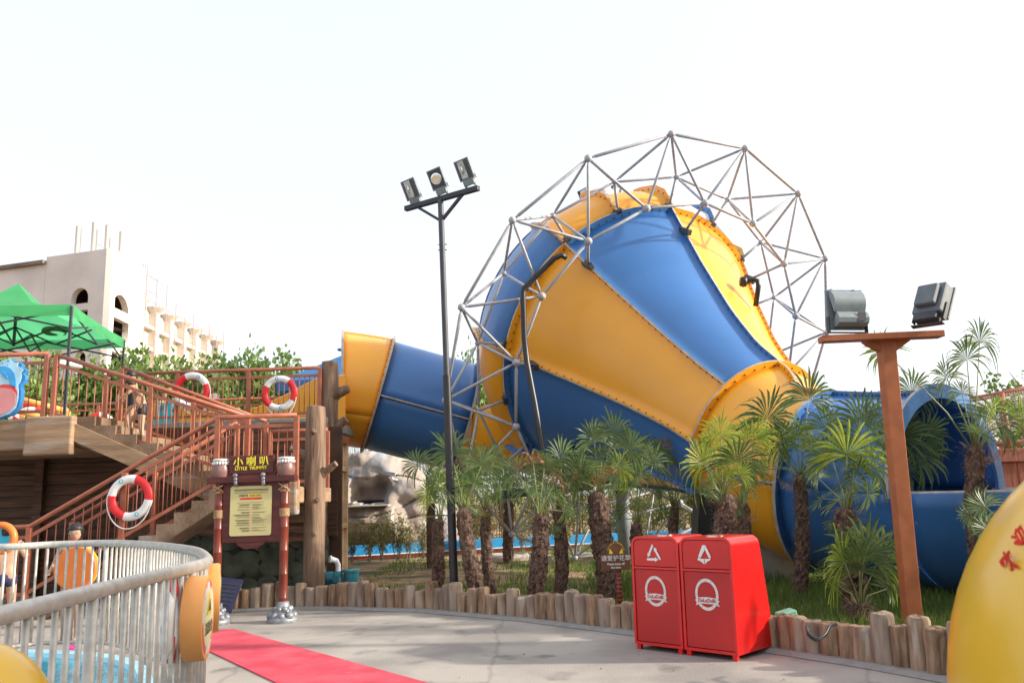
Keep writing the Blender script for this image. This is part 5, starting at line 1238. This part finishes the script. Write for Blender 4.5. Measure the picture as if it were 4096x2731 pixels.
# white ladder rail
q=at(1280,2270,13.6); LD=empty('white_ladder_rail',(q.x,13.6,0),'white tubular ladder rail leaning between the two carved columns','ladder')
b=MB(); z0=at(1280,2320,13.6).z; b.tube([(q.x-.2,13.6,.1),(q.x-.2,13.6,z0+.34),(q.x-.15,13.6,z0+.40),(q.x-.02,13.6,z0+.40),(q.x+.05,13.6,z0+.34),(q.x+.09,13.6,.1)],.018,10); pc2(LD,'side_tube',b,'white',smooth=True)
b=MB(); b.box((q.x-.06,13.6,z0+.02),(.28,.05,.10)); pc2(LD,'step',b,'white',bevel=.01)
# blue plaque lying in the dark corner
q=at(905,2300,12.1); PQ=empty('blue_plaque',(q.x,12.1,0),'dark blue plaque leaning in the shade behind the sign foot','plaque')
b=MB(); Mx=Matrix.Rotation(R(-32),3,'X')@Matrix.Rotation(R(9),3,'Y'); b.box((q.x,12.1,.26),(.34,.03,.5),Mx); pc2(PQ,'panel',b,'cloth_navy')
b=MB()
for k in range(6): b.box(Vector((q.x,12.1,.26))+Mx@Vector((0,-.02,.16-.06*k)),(.24,.004,.018),Mx)
pc2(PQ,'faded_lines',b,'darkgrey')
# hose coil over a log
q=at(3265,2510,6.95); HS=empty('black_hose',(q.x,q.y,.25),'black rubber hose looped over the palisade logs','hose')
b=MB()
for k in range(3): b.tube(catmull([at(3225+k*4,2500+k*6,6.86),at(3232,2528+k*5,6.8),at(3265,2552+k*4,6.78),at(3300,2535+k*4,6.82),at(3320,2500+k*3,6.9),at(3345,2492+k*3,7.0)],4),.009,6)
pc2(HS,'coil',b,'black',smooth=True)
q=at(3155,2432,8.4); b=MB(); b.prism([(q.x-.13,0),(q.x+.11,0),(q.x+.06,q.z-.01),(q.x-.10,q.z-.05)],8.35,8.55); tag(b.build('mint_plastic_box','greenplastic',bevel=.01),'mint green plastic container tucked behind the logs right of the bins','container')
# ---------------------------------------------------------------- buildings
def bld(name,loc,label): return empty(name,loc,label,'building')
A0=Vector((-27.7,55,0)); zt=at(397,993,55).z
Brt=at(585,1072,60.5); Blf=at(187,1028,56.6)
TW=bld('tower_building',(A0.x,A0.y,0),'unfinished cream tower with arched openings behind the green tent')
ur=(Vector((Brt.x,60.5,0))-A0); LR=ur.length; ur.normalize(); ul=(Vector((Blf.x,56.6,0))-A0); LL=ul.length; ul.normalize()
def wall(root,name,o,d,L,h,holes,m,th=.45,z0=0):
    F=frameM(o,d); pl=plate(name,[(0,z0),(L,z0),(L,h),(0,h)],holes,th,m,root,F@Matrix.Translation((0,th/2,0))); pl.matrix_parent_inverse=Matrix.Translation(-Vector(root.location)); return pl
def face_uv(px,py,o,d):   # pixel -> (u,z) on the vertical plane through o along d
    r_=ray(px,py); n=Vector((d.y,-d.x,0)); t=(o-O).dot(n)/r_.dot(n); P=O+r_*t; return ((P-o).dot(d),P.z)
def crop1(zx,zy): return zx/2.613,850+zy/2.613
def hole_rect(o,d,a,b_):
    u0,z1=face_uv(*crop1(*a),o,d);u1,z0=face_uv(*crop1(*b_),o,d); return [(u0,z0),(u1,z0),(u1,z1),(u0,z1)]
def hole_arch(o,d,a,b_,ztop):
    u0,z0=face_uv(*crop1(*a),o,d);u1,z1=face_uv(*crop1(*b_),o,d);z0=(z0+z1)/2; zt_=face_uv(*crop1((a[0]+b_[0])/2,ztop),o,d)[1]; r_=(u1-u0)/2; zs=zt_-r_
    return [(u0,z0),(u1,z0)]+arc((u0+u1)/2,zs,r_,0,180,12)
hr=[hole_arch(A0,ur,(1168,1000),(1348,1045),858),hole_rect(A0,ur,(1158,1075),(1335,1370)),hole_rect(A0,ur,(1140,1435),(1318,1700))]
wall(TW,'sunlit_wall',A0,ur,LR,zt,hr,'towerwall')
# left face seen from camera: direction from far-left to corner
ol=A0+ul*LL; dl=-ul
hl=[hole_arch(ol,dl,(738,965),(918,940),790),hole_rect(ol,dl,(765,1030),(905,1210)),hole_arch(ol,dl,(752,1900),(868,1900),1455)]
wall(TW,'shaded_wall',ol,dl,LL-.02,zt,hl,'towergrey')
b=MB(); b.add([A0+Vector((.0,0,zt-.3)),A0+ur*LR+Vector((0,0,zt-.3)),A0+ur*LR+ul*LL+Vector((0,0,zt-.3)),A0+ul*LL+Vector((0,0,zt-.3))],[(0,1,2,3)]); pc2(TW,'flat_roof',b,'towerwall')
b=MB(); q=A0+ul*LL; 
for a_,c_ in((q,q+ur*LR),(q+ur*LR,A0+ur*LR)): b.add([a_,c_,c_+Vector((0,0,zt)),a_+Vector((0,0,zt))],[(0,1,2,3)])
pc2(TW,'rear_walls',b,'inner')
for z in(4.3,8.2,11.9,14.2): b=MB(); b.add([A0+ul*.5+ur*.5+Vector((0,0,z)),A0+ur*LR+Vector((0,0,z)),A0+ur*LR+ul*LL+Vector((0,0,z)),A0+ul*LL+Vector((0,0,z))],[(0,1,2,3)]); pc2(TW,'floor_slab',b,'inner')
for (zx,zt_,zb) in((805,148,412),(975,108,385),(1115,135,400),(1262,205,462)):
    p0=at(*crop1(zx,zb+30),57.5);p1=at(*crop1(zx+(18 if zx>0 else 0),zt_),57.5); b=MB(); b.tube([p0,Vector((p0.x,p0.y,p1.z))],.20,12); pc2(TW,'roof_column',b,'towerwall',smooth=True,auto=40)
# left wing
WG=bld('wing_building',(ol.x,ol.y,0),'long grey rendered wing joining the tower at the far left'); zw=at(187,1047,56.8).z
o2=ol+ul*14; p=at(0,1078,57.5)
wall(WG,'rendered_wall',o2,-ul,14-.02,zw-.25,[],'towergrey')
b=MB(); b.bar(o2+Vector((0,-.05,zw-.12)),ol+Vector((0,-.05,zw-.12)),.6,.25); pc2(WG,'coping',b,'inner')
# scaffolded palace far right of the tower
FS=Vector((-34.2,62,0)); FE=Vector((at(838,1372,92).x,92,0)); fd=(FE-FS); LF=fd.length; fd.normalize(); zf=at(838,1372,92).z
PA=bld('scaffolded_building',(FS.x,FS.y,0),'pale ornate building under scaffolding, right of the cream tower')
holes=[]
for k in range(9):
    for zz in(4,9.5,14.3): u=2+k*3.4; holes.append([(u,zz),(u+1.0,zz)]+arc(u+.5,zz+1.0,.5,0,180,8))
wall(PA,'ornate_wall',FS,fd,LF,zf,holes,'pale')
nrm=Vector((fd.y,-fd.x,0)); 
b=MB(); b.add([FS-nrm*.6+Vector((0,0,0)),FE-nrm*.6,FE-nrm*.6+Vector((0,0,zf)),FS-nrm*.6+Vector((0,0,zf))],[(0,1,2,3)]); pc2(PA,'inner_wall',b,'inner')
for k in range(10):
    u=.6+k*3.4; b=MB(); q=FS+fd*u+nrm*.35; b.box((q.x,q.y,zf/2),(.75,.75,zf)); pc2(PA,'pilaster',b,'pale')
    b=MB(); b.lathe([(.35,0),(.9,.5),(.95,.6),(.4,.65)],(q.x,q.y,zf-.2),10); pc2(PA,'capital',b,'pale')
for z in(5.6,7.4,11.2,12.6,16.2,18.2): b=MB(); b.bar(FS+nrm*.3+Vector((0,0,z)),FE+nrm*.3+Vector((0,0,z)),.5,.35); pc2(PA,'cornice',b,'pale')
b=MB(); q=FE-nrm*6; b.bar(FE+Vector((0,0,zf/2-2)),FE-nrm*11+Vector((0,0,zf/2-2)),.4,zf-4); pc2(PA,'end_wall',b,'pale')
SCF=empty('scaffolding',(FS.x+1.5,FS.y,0),'thin rusty tube scaffolding in front of the pale ornate building','scaffolding')
for k in range(14):
    u=k*LF/13; q=FS+fd*u+nrm*1.6; hh=zf+(2.6 if 8<u<15 else 1.2 if k%2 else .4); b=MB(); b.tube([q,q+Vector((0,0,hh))],.035,5); pc2(SCF,'upright_tube',b,'rusty')
for z in list(range(2,21,2)): b=MB(); b.tube([FS+nrm*1.6+Vector((0,0,z)),FE+nrm*1.6+Vector((0,0,z))],.03,5); pc2(SCF,'ledger_tube',b,'rusty')
for z in(zf+1,zf+2.4): b=MB(); b.tube([FS+nrm*1.6+Vector((0,0,z)),FS+fd*12+nrm*1.6+Vector((0,0,z))],.045,5); pc2(SCF,'ledger_tube',b,'steel')
for k in range(5): q=FS+fd*(9.5+k*.7)+nrm*(1.6-k*.5); b=MB(); b.tube([q+Vector((0,0,zf-1)),q+Vector((0,0,zf+4))],.05,5); pc2(SCF,'upright_tube',b,'steel')

# ---------------------------------------------------------------- deck with rope net, right edge
NT=empty('net_fence',(9,17,0),'red brown plank wall topped by a rope net fence, far right','fence')
NY=16.5
def nx_(px,py=1800): return at(px,py,NY).x
zb=at(4040,1812,NY).z; b=MB(); rr=random.Random(2); x=nx_(3860)
while x<nx_(4350): b.box((x+.07,NY+rr.uniform(-.01,.01),zb/2),(.135,.04,zb)); x+=.14
pc2(NT,'plank_wall',b,'deckred')
b=MB(); b.box(((nx_(3850)+nx_(4350))/2,NY-.04,zb-.04),(nx_(4350)-nx_(3850),.08,.26)); pc2(NT,'cap_board',b,'deckred',bevel=.01)
zl=at(4000,1782,NY).z; zr_=at(3880,1605,NY).z; zr2=at(4096,1562,NY).z
b=MB(); b.tube([(nx_(3850),NY,zl),(nx_(4350),NY,zl+.12)],.05,10); pc2(NT,'lower_rail',b,'rail',smooth=True)
b=MB(); b.tube([(nx_(3850),NY,zr_-.02),(nx_(4350),NY,zr2+.22)],.055,10); pc2(NT,'upper_rail',b,'rail',smooth=True)
for px in(3862,4035,4200): b=MB(); x=nx_(px); b.tube([(x,NY,zb-.1),(x,NY,at(px,1562 if px<3900 else 1560,NY).z-(0 if px<3900 else .05))],.075,12); pc2(NT,'round_post',b,'rail',smooth=True)
for px in(4000,4070): b=MB(); x=nx_(px); b.bar((x,NY,zl-.15),(nx_(4035),NY,zl+.25),.06,.06); pc2(NT,'brace',b,'rail')
x0=nx_(3866);x1=nx_(4340)
for k in range(46):
    x=x0+k*.052; f=(x-x0)/(x1-x0); b=MB(); b.tube([(x,NY-.05,zl+.25+.1*f),(x+.01,NY-.06,zl+.7),(x,NY-.05,zr_+f*(zr2+.2-zr_))],.006,4); pc2(NT,'net_cord',b,'net')
for k in range(17):
    f=k/16; b=MB(); b.tube([(x0,NY-.055,zl+.25+(zr_-zl-.25)*f),((x0+x1)/2,NY-.06,zl+.32+(zr_-zl-.16)*f-.02),(x1,NY-.055,zl+.38+(zr2+.2-zl-.38)*f)],.006,4); pc2(NT,'net_cord',b,'net')

# ---------------------------------------------------------------- small things on the far walkway
def fpt(px,py,Y): return at(px,py,Y)
q=at(268,1500,19.0); LM=empty('garden_lamp',(q.x,19,3.12),'slim white mushroom lamp on the upper walkway behind the railing','lamp')
b=MB(); zt=at(268,1462,19).z; b.tube([(q.x,19,3.1),(q.x,19,zt)],[.05,.03],10); pc2(LM,'pole',b,'white',smooth=True)
b=MB(); b.lathe([(.32,0),(.30,.05),(.2,.13),(.05,.17)],(q.x,19,zt-.03),20); pc2(LM,'shade',b,'white',smooth=True)
b=MB(); b.lathe([(.14,0),(.10,.05),(.05,.1)],(q.x,19,3.12),14); pc2(LM,'base',b,'white',smooth=True)
OR=empty('orange_pipe_rail',(-9.5,18,3.1),'thick orange pipe guard rail sloping down behind the railing posts','railing')
for dz in(0,-.27):
    b=MB(); b.tube([at(60,1590,17.5)+Vector((0,0,dz)),at(170,1618,17.8)+Vector((0,0,dz)),at(272,1645,18.2)+Vector((0,0,dz))],.06,12); pc2(OR,'pipe',b,'orangepale',smooth=True)
for px in(90,272): q=at(px,1645,18.0); b=MB(); b.tube([q+Vector((0,0,.0)),Vector((q.x,q.y,3.12))],.055,12); pc2(OR,'upright',b,'orangepale',smooth=True)
for i,(px,py,l_) in enumerate(((102,1665,'red and white ring float at the far left behind the wave board'),(395,1712,'red and white ring float lying behind the stair railing'),(118,1688,'white and red ring float beside the first one behind the wave board'))):
    q=at(px,py,18.2); q.z=max(q.z,3.3); buoy(q,.34,(1,.3,0),l_,rot=20+70*i)
# dry rubber ring: turquoise child float on the trough
q=at(652,1655,17.4); TQ=empty('turquoise_float',(q.x,17.4,q.z),'turquoise moulded rider float standing on the yellow trough','float toy')
z=q.z
o=plate('float_body',[(q.x-.14,z-.22),(q.x+.20,z-.22),(q.x+.20,z+.0),(q.x+.16,z+.06),(q.x+.23,z+.10),(q.x+.2,z+.22),(q.x+.08,z+.26),(q.x+.04,z+.1),(q.x-.02,z+.02),(q.x-.06,z+.10),(q.x-.04,z+.24),(q.x-.12,z+.26),(q.x-.13,z+.08),(q.x-.07,z-.06),(q.x-.16,z-.12)],[],.16,'cyan',TQ,Matrix.Translation((0,17.4,0))); o.matrix_parent_inverse=Matrix.Translation(-Vector(TQ.location))

# ---------------------------------------------------------------- people
def person(loc,rz,ht,J,label,clothes,hair=True,hairlen=0,glasses=False,hat=False):
    """J overrides joint positions (unit: standing height 1, facing -y, x to the figure's left in view right)"""
    base=dict(pelvis=(0,0,.53),waist=(0,0,.61),chest=(0,0,.73),neckb=(0,0,.815),neck=(0,-.005,.845),
      shL=(.105,0,.795),elL=(.135,.01,.635),wrL=(.14,-.02,.50),shR=(-.105,0,.795),elR=(-.135,.01,.635),wrR=(-.14,-.02,.50),
      hipL=(.052,0,.51),knL=(.055,-.01,.285),anL=(.055,.01,.045),toL=(.065,-.085,.015),hipR=(-.052,0,.51),knR=(-.055,-.01,.285),anR=(-.055,.01,.045),toR=(-.065,-.085,.015),head=(0,-.01,.925))
    base.update(J); P={k:Vector(v)*ht for k,v in base.items()}
    for S_ in 'LR': P['th'+S_]=P['hip'+S_].lerp(P['kn'+S_],.38); P['ua'+S_]=P['sh'+S_].lerp(P['el'+S_],.5)
    rad=dict(thL=.051,thR=.051,uaL=.034,uaR=.034,pelvis=.072,waist=.066,chest=.078,neckb=.045,neck=.030,shL=.040,elL=.025,wrL=.017,shR=.040,elR=.025,wrR=.017,hipL=.056,knL=.036,anL=.021,toL=.016,hipR=.056,knR=.036,anR=.021,toR=.016)
    E=[('pelvis','waist'),('waist','chest'),('chest','neckb'),('neckb','neck'),('chest','shL'),('shL','elL'),('elL','wrL'),('chest','shR'),('shR','elR'),('elR','wrR'),('pelvis','hipL'),('hipL','knL'),('knL','anL'),('anL','toL'),('pelvis','hipR'),('hipR','knR'),('knR','anR'),('anR','toR')]
    def skin(edges,rscale,name,m,parent,extra=None,root_='pelvis',sub=2):
        names=[];[names.append(n) for e in edges for n in e if n not in names]
        vs=[tuple(P[n]) for n in names]; rs=[rad[n]*ht*(rscale(n) if callable(rscale) else rscale) for n in names]; es=[(names.index(a),names.index(b_)) for a,b_ in edges]
        if extra:
            for chain,r_,attach in extra:
                pi=names.index(attach)
                for p,rr_ in zip(chain,r_): vs.append(tuple(p)); rs.append(rr_); es.append((pi,len(vs)-1)); pi=len(vs)-1
        me=bpy.data.meshes.new(name); me.from_pydata(vs,es,[]); o=bpy.data.objects.new(name,me); COL.objects.link(o)
        o.modifiers.new('s','SKIN'); 
        for i,sv in enumerate(me.skin_vertices[0].data): sv.radius=(rs[i],rs[i]); sv.use_root=(i==names.index(root_) if root_ in names else i==0)
        o.modifiers.new('u','SUBSURF').levels=sub; bpy.context.view_layer.update()
        m2=bpy.data.meshes.new_from_object(o.evaluated_get(bpy.context.evaluated_depsgraph_get())); bpy.data.objects.remove(o)
        for p in m2.polygons: p.use_smooth=True
        m2.materials.clear(); m2.materials.append(M[m]); o=bpy.data.objects.new(name,m2); COL.objects.link(o)
        if parent:o.parent=parent
        return o
    root=empty('person',loc,label,'person',None,rz)
    ex=[]
    for S_ in('L','R'):
        w=P['wr'+S_]; d=(w-P['el'+S_]).normalized(); sd=Vector((1,0,0)) if abs(d.x)<.8 else Vector((0,0,1)); sd=(sd-d*sd.dot(d)).normalized(); cr_=d.cross(sd)*(1 if S_=='L' else -1)
        palm_=w+d*.035*ht
        for k,(off,L) in enumerate(((-.014,.034),(-.005,.040),(.005,.038),(.014,.030))):
            a=palm_+sd*off*ht; ex.append(([a,a+d*L*.5*ht-cr_*.004*ht,a+d*L*.9*ht-cr_*.012*ht],[.0068*ht,.0052*ht,.0042*ht],'wr'+S_))
        a=w+d*.014*ht; ex.append(([a-sd*.016*ht-cr_*.006*ht,a-sd*.024*ht+d*.022*ht-cr_*.012*ht],[.0068*ht,.005*ht],'wr'+S_))
    body=skin(E,1.0,'body','skin',None,ex)
    # head joined into the same mesh
    hd=MB(); hc=P['head']; R_=.062*ht; n=20;m_=16
    fwd=(Vector(J['face']) if 'face' in J else Vector((0,-1,-.05))).normalized(); rt=fwd.cross(Vector((0,0,1))).normalized(); up_=rt.cross(fwd)
    for i in range(m_+1):
        th=math.pi*i/m_
        for k in range(n):
            q=2*math.pi*k/n; x=math.sin(th)*math.cos(q);y=math.sin(th)*math.sin(q);z=math.cos(th)
            wx=.80*(1-.22*max(0,-z)); wy=.95*(1-.12*max(0,-z)); r_=1.0
            fx=y  # forward component
            bump=0
            if fx>0: bump+=.16*math.exp(-((x/.16)**2+((z+.08)/.20)**2)) + .05*math.exp(-((x/.25)**2+((z+.46)/.1)**2))-.07*(math.exp(-(((x-.32)/.17)**2+((z-.10)/.12)**2))+math.exp(-(((x+.32)/.17)**2+((z-.10)/.12)**2)))
            v=hc+(rt*x*wx+fwd*(y*wy+bump)+up_*z*1.22)*R_; hd.v.append(tuple(v))
    hd.f=[(i*n+k,i*n+(k+1)%n,(i+1)*n+(k+1)%n,(i+1)*n+k) for i in range(m_) for k in range(n)]; hd.m=[0]*len(hd.f)
    for sg in(-1,1):
        o0=len(hd.v); hd.ball((0,0,0),R_*.22,8,6,(.4,1,1.4))
        for i in range(o0,len(hd.v)): v=Vector(hd.v[i]); hd.v[i]=tuple(hc+rt*(v.x+sg*R_*.80)+fwd*(v.y-.02*ht*.2)+up_*v.z)
    hdo=hd.build('tmp','skin',smooth=True)
    bm=bmesh.new(); bm.from_mesh(body.data); bm.from_mesh(hdo.data); bpy.data.objects.remove(hdo)
    for f in bm.faces: f.smooth=True
    bm.to_mesh(body.data); bm.free(); body.parent=root
    def hb(name,fn,m,**k): b=MB(); fn(b); return b.build(name,m,root,**k)
    for sg in(-1,1):
        hb('eye',lambda b:b.ball(tuple(hc+rt*sg*R_*.31+fwd*R_*.80+up_*R_*.10),R_*.065,8,6),'hair',smooth=True)
    hb('mouth',lambda b:b.bar(hc+fwd*R_*.86-up_*R_*.52-rt*R_*.22,hc+fwd*R_*.86-up_*R_*.52+rt*R_*.22,R_*.08,R_*.08),'redtext')
    def hairf(b):
        for i in range(m_+1):
            th=math.pi*i/m_
            for k in range(n):
                q=2*math.pi*k/n; x=math.sin(th)*math.cos(q);y=math.sin(th)*math.sin(q);z=math.cos(th)
                s_=1.09+.13*fnoise((x*2.6,y*2.6,z*2.6+ht),1,4)
                if y>.42 and z<.30: s_=.74
                elif y>.2 and z<-.15: s_=.74
                if z<-.25-hairlen-.25*(y<-.3): s_=.7
                b.v.append(tuple(hc+(rt*x*.93+fwd*(y*.98-.02)+up_*(z*1.22))*R_*s_))
        b.f=[(i*n+k,i*n+(k+1)%n,(i+1)*n+(k+1)%n,(i+1)*n+k) for i in range(m_) for k in range(n)]; b.m=[0]*len(b.f)
    if hair: hb('hair',hairf,'hair',smooth=True)
    if glasses:
        def gl(b):
            for sg in(-1,1):
                c=hc+rt*sg*R_*.33+fwd*R_*.98+up_*R_*.10
                b.tube([c+(rt*math.cos(a)*.27+up_*math.sin(a)*.2)*R_ for a in [2*math.pi*k/14 for k in range(14)]],R_*.028,5,closed=True)
                b.tube([c+rt*sg*R_*.27,hc+rt*sg*R_*.86+up_*R_*.1],R_*.025,5)
            b.tube([hc+fwd*R_+up_*R_*.12-rt*R_*.08,hc+fwd*R_+up_*R_*.12+rt*R_*.08],R_*.025,5)
        hb('glasses',gl,'lampgrey',smooth=True)
    if hat:
        hb('straw_hat',lambda b:b.lathe([(R_*2.5,-.03*ht*.9),(R_*1.7,-.01*ht),(R_*1.15,.01*ht),(R_*1.1,.03*ht),(R_*1.0,.055*ht),(R_*.6,.075*ht),(R_*.05,.08*ht)],tuple(hc+up_*R_*.35),28),'straw',smooth=True)
    for nm,edges,sc_,m in clothes: skin(edges,sc_,nm,m,root,root_=edges[0][0])
    return root,P
TR=lambda n:1.13 if n=='pelvis' else (1.10 if 'hip' in n else .98)
for s_ in('L','R'): pass
def short_leg(P_,J,f=.45): pass
# girl with the orange disc
g=G(277,2572); ht=1.36
rt_,P_=person((g.x,g.y,0),.05,ht,dict(elL=(.165,.0,.66),wrL=(.150,-.11,.60),elR=(-.165,.0,.66),wrR=(-.150,-.11,.60),face=(.12,-1,-.25),mid=(0,0,.5)),'child with glasses in navy swimsuit holding an orange disc behind the pool fence',
  [('swim_top',[('pelvis','waist'),('waist','chest')],1.24,'cloth_navy'),('swim_shorts',[('pelvis','waist'),('pelvis','hipL'),('hipL','thL'),('pelvis','hipR'),('hipR','thR')],1.22,'cloth_navy')],hairlen=.3,glasses=True)
q=Vector((g.x+.12,g.y-.19,at(305,2272,g.y-.19).z)); DB=empty('orange_disc_board',q,'round orange foam disc held upright by the child with glasses','float')
b=MB(); b.lathe([(.235,-.03),(.245,-.02),(.245,.02),(.235,.03)],(0,0,0),36,(0,-1,.05)); b.build('foam_disc','orange',DB,smooth=True,auto=40)
b=MB(); b.lathe([(.246,-.04),(.25,-.03),(.246,-.02)],(0.006,.0,0),36,(0,-1,.05)); b.build('yellow_backing','balloon',DB,smooth=True)
# person at the left edge, walking away
g=G(8,2545); ht=1.36
person((g.x-.02,g.y,0),R(200),ht,dict(elL=(.19,.03,.66),wrL=(.10,-.09,.60),elR=(-.16,.0,.70),wrR=(-.09,-.12,.80),anL=(.07,.12,.10),knL=(.06,-.02,.29),toL=(.07,.06,.03),knR=(-.055,-.06,.29),anR=(-.055,-.06,.045),toR=(-.06,-.15,.015),face=(0,-1,-.1)),'bare-backed person in dark shorts at the left edge behind the pool fence',
  [('shorts',[('pelvis','waist'),('pelvis','hipL'),('hipL','thL'),('pelvis','hipR'),('hipR','thR')],1.22,'cloth_navy')])
q=at(2,2155,g.y-.05); RG=empty('orange_ring_float',q,'round orange cartoon float held up by the left edge person','float')
b=MB(); n=30
b.tube([(.17*math.cos(2*math.pi*k/n),0,.17*math.sin(2*math.pi*k/n)) for k in range(n)],.045,12,closed=True); b.build('ring','orange',RG,smooth=True)
b=MB(); b.lathe([(.15,0),(.14,.01)],(0,0,0),24,(0,-1,0)); b.build('face_print','cyan',RG)
# climbing boy in black trunks (seen from behind, moving up-left)
sx0=at(563,1815,13.75).x; zf_=2.48; ht=1.26
person((sx0,13.75,zf_),R(-78),ht,dict(pelvis=(0,.01,.53),waist=(0,-.02,.60),chest=(0,-.07,.71),neckb=(0,-.115,.78),neck=(0,-.135,.80),head=(.0,-.175,.87),face=(.1,-1,-.5),
   shL=(.10,-.085,.77),elL=(.15,.03,.68),wrL=(.10,.00,.58),shR=(-.10,-.085,.765),elR=(-.14,-.12,.62),wrR=(-.13,-.22,.52),
   hipL=(.052,.0,.51),knL=(.06,-.0,.27),anL=(.055,.045,.05),toL=(.065,-.045,.015),hipR=(-.052,0,.51),knR=(-.06,-.16,.40),anR=(-.055,-.12,.19),toR=(-.06,-.21,.15)),
   'boy in black swim trunks climbing the upper stair flight',[('swim_trunks',[('pelvis','waist'),('pelvis','hipL'),('hipL','thL'),('pelvis','hipR'),('hipR','thR')],lambda n:1.30 if n!='waist' else 1.05,'cloth_black')])
sx1=at(527,1700,14.25).x
person((sx1,14.25,2.70),R(-70),1.20,dict(face=(.2,-1,-.45),head=(0,-.04,.92),elL=(.14,-.04,.66),wrL=(.10,-.16,.58),elR=(-.14,-.03,.66),wrR=(-.12,-.12,.56),knR=(-.06,-.08,.33),anR=(-.055,-.03,.12),toR=(-.06,-.12,.09)),
   'child in black and purple swimsuit ahead of the climbing boy',[('swimsuit',[('pelvis','waist'),('waist','chest'),('pelvis','hipL'),('hipL','thL'),('pelvis','hipR'),('hipR','thR')],lambda n:1.25 if n!='chest' else 1.12,'cloth_black')],hairlen=0)
q=at(855,1640,20.0)
sit=dict(pelvis=(0,0,.06),waist=(0,0,.14),chest=(0,-.01,.26),neckb=(0,-.01,.345),neck=(0,-.015,.375),head=(0,-.02,.455),shL=(.105,0,.325),shR=(-.105,0,.325),elL=(.15,-.04,.17),elR=(-.15,-.04,.17),wrL=(.10,-.15,.12),wrR=(-.10,-.15,.12),hipL=(.055,-.02,.06),hipR=(-.055,-.02,.06),knL=(.09,-.22,.12),knR=(-.09,-.22,.12),anL=(.08,-.26,-.10),anR=(-.08,-.26,-.10),toL=(.08,-.33,-.12),toR=(-.08,-.33,-.12),face=(0,-1,-.15))
q=at(856,1640,17.9); person((q.x,17.9,at(855,1600,17.9).z-.455*1.45),0,1.45,sit,'woman in pink straw hat and pale shirt sitting behind the yellow trough',
   [('pale_shirt',[('chest','waist'),('chest','shL'),('shL','elL'),('elL','wrL'),('chest','shR'),('shR','elR'),('elR','wrR')],1.18,'cloth_white'),('trousers',[('pelvis','hipL'),('hipL','knL'),('knL','anL'),('pelvis','hipR'),('hipR','knR'),('knR','anR')],1.12,'cloth_navy')],hat=True,hairlen=.2)
b=None
q=at(652,1580,18.3); person((q.x+.02,18.3,q.z-.455*1.2),R(30),1.2,sit,'dark haired child sitting in the yellow trough beside the turquoise float',[('swim_trunks',[('pelvis','hipL'),('pelvis','hipR')],1.15,'cloth_black')])

# ---------------------------------------------------------------- grass
def grass():
    rr=random.Random(12); b=MB(); vs=[];fs=[]; segs=[(PAL[i],PAL[i+1]) for i in range(len(PAL)-1)]
    def front_y(x):
        for a,c in segs:
            if a.x<=x<=c.x: return a.y+(c.y-a.y)*(x-a.x)/(c.x-a.x)
        return 12.5 if x<0 else 3
    n=0
    while n<52000:
        Y=6+17*rr.random()**1.5; x=rr.uniform(-.42,.66)*Y
        if x<-3.1 and Y<23: continue
        fy=front_y(x)+.25
        if Y<fy: continue
        dn=.5+.9*fnoise((x*.35,Y*.35,3.3),1,3)+(.55 if x>1.2 else -.30 if x<-.2 else 0)
        if rr.random()>dn: continue
        h=rr.uniform(.05,.13)*(1+ (1.3 if x>1.6 else .15)*max(0,min(1,dn))); q=rr.uniform(0,6.28); w_=.005*(1+Y*.04)
        dx,dy=math.cos(q),math.sin(q); lx=rr.uniform(-.06,.06)*(h/.1);ly=rr.uniform(-.06,.06)*(h/.1); o=len(vs)
        vs+=[(x-dy*w_,Y+dx*w_,-.03),(x+dy*w_,Y-dx*w_,-.03),(x+dy*w_*.6+lx*.4,Y-dx*w_*.6+ly*.4,h*.6-.03),(x-dy*w_*.6+lx*.4,Y+dx*w_*.6+ly*.4,h*.6-.03),(x+lx,Y+ly,h-.03)]
        fs+=[(o,o+1,o+2,o+3),(o+3,o+2,o+4)]; n+=1
    b.v=vs;b.f=fs;b.m=[0]*len(fs); stuff(b.build('lawn_grass','grass'),'patchy green lawn grass growing behind the log palisade','grass')
grass()
# ---------------------------------------------------------------- unseen trees added off-frame right to shade the plaza
SH=mesh_of(leafcloud(201,2600,1,1,1,.30,30,aspect=.9),'crown','leafA')
for i,(x,y,h,r_) in enumerate(((9.5,2.2,6.0,2.2),(9.6,7.2,2.6,1.1),(8.8,-1.2,6.0,2.4),(8.6,-4.6,6.0,2.4),(13.5,1.0,8.0,2.8),(13.2,-.8,9.5,3.2),(12.8,-4.5,9.0,3.0),(10.6,10.0,4.4,1.7))):
    root=empty('added_shade_tree',(x,y,0),'unseen leafy tree added off to the right to shade the plaza','tree','unseen trees added to shade the plaza')
    inst('trunk',LIMB[0],root,(0,0,0),(2,2,h/6.2)); inst('crown',SH,root,(0,0,h-r_),(r_,r_*1.25,r_)); inst('crown',SH,root,(0,.3,h-r_*1.3),(r_,r_*1.25,r_),4.0); inst('crown',SH,root,(.3,.2,h-r_*1.9),(r_,r_,r_*.9),2.0)
# ---------------------------------------------------------------- fallen leaves on the plaza
rr=random.Random(41)
for i in range(26):
    x=rr.uniform(-1.6,3.4);y=rr.uniform(4.6,8.6); 
    if y>9.4-abs(x)*.9: continue
    b=MB(); q=rr.uniform(0,6.28); L=rr.uniform(.02,.045); d=Vector((math.cos(q),math.sin(q),0)); sd=Vector((-d.y,d.x,0))
    b.add([Vector((x,y,.006)),Vector((x,y,.012))+d*L*.5+sd*L*.22,Vector((x,y,.006))+d*L,Vector((x,y,.014))+d*L*.5-sd*L*.22],[(0,1,2),(0,2,3)])
    tag(b.build('fallen_leaf','deadleaf'),'tiny dry fallen leaf lying flat on the concrete plaza','leaf','fallen leaves on the plaza')
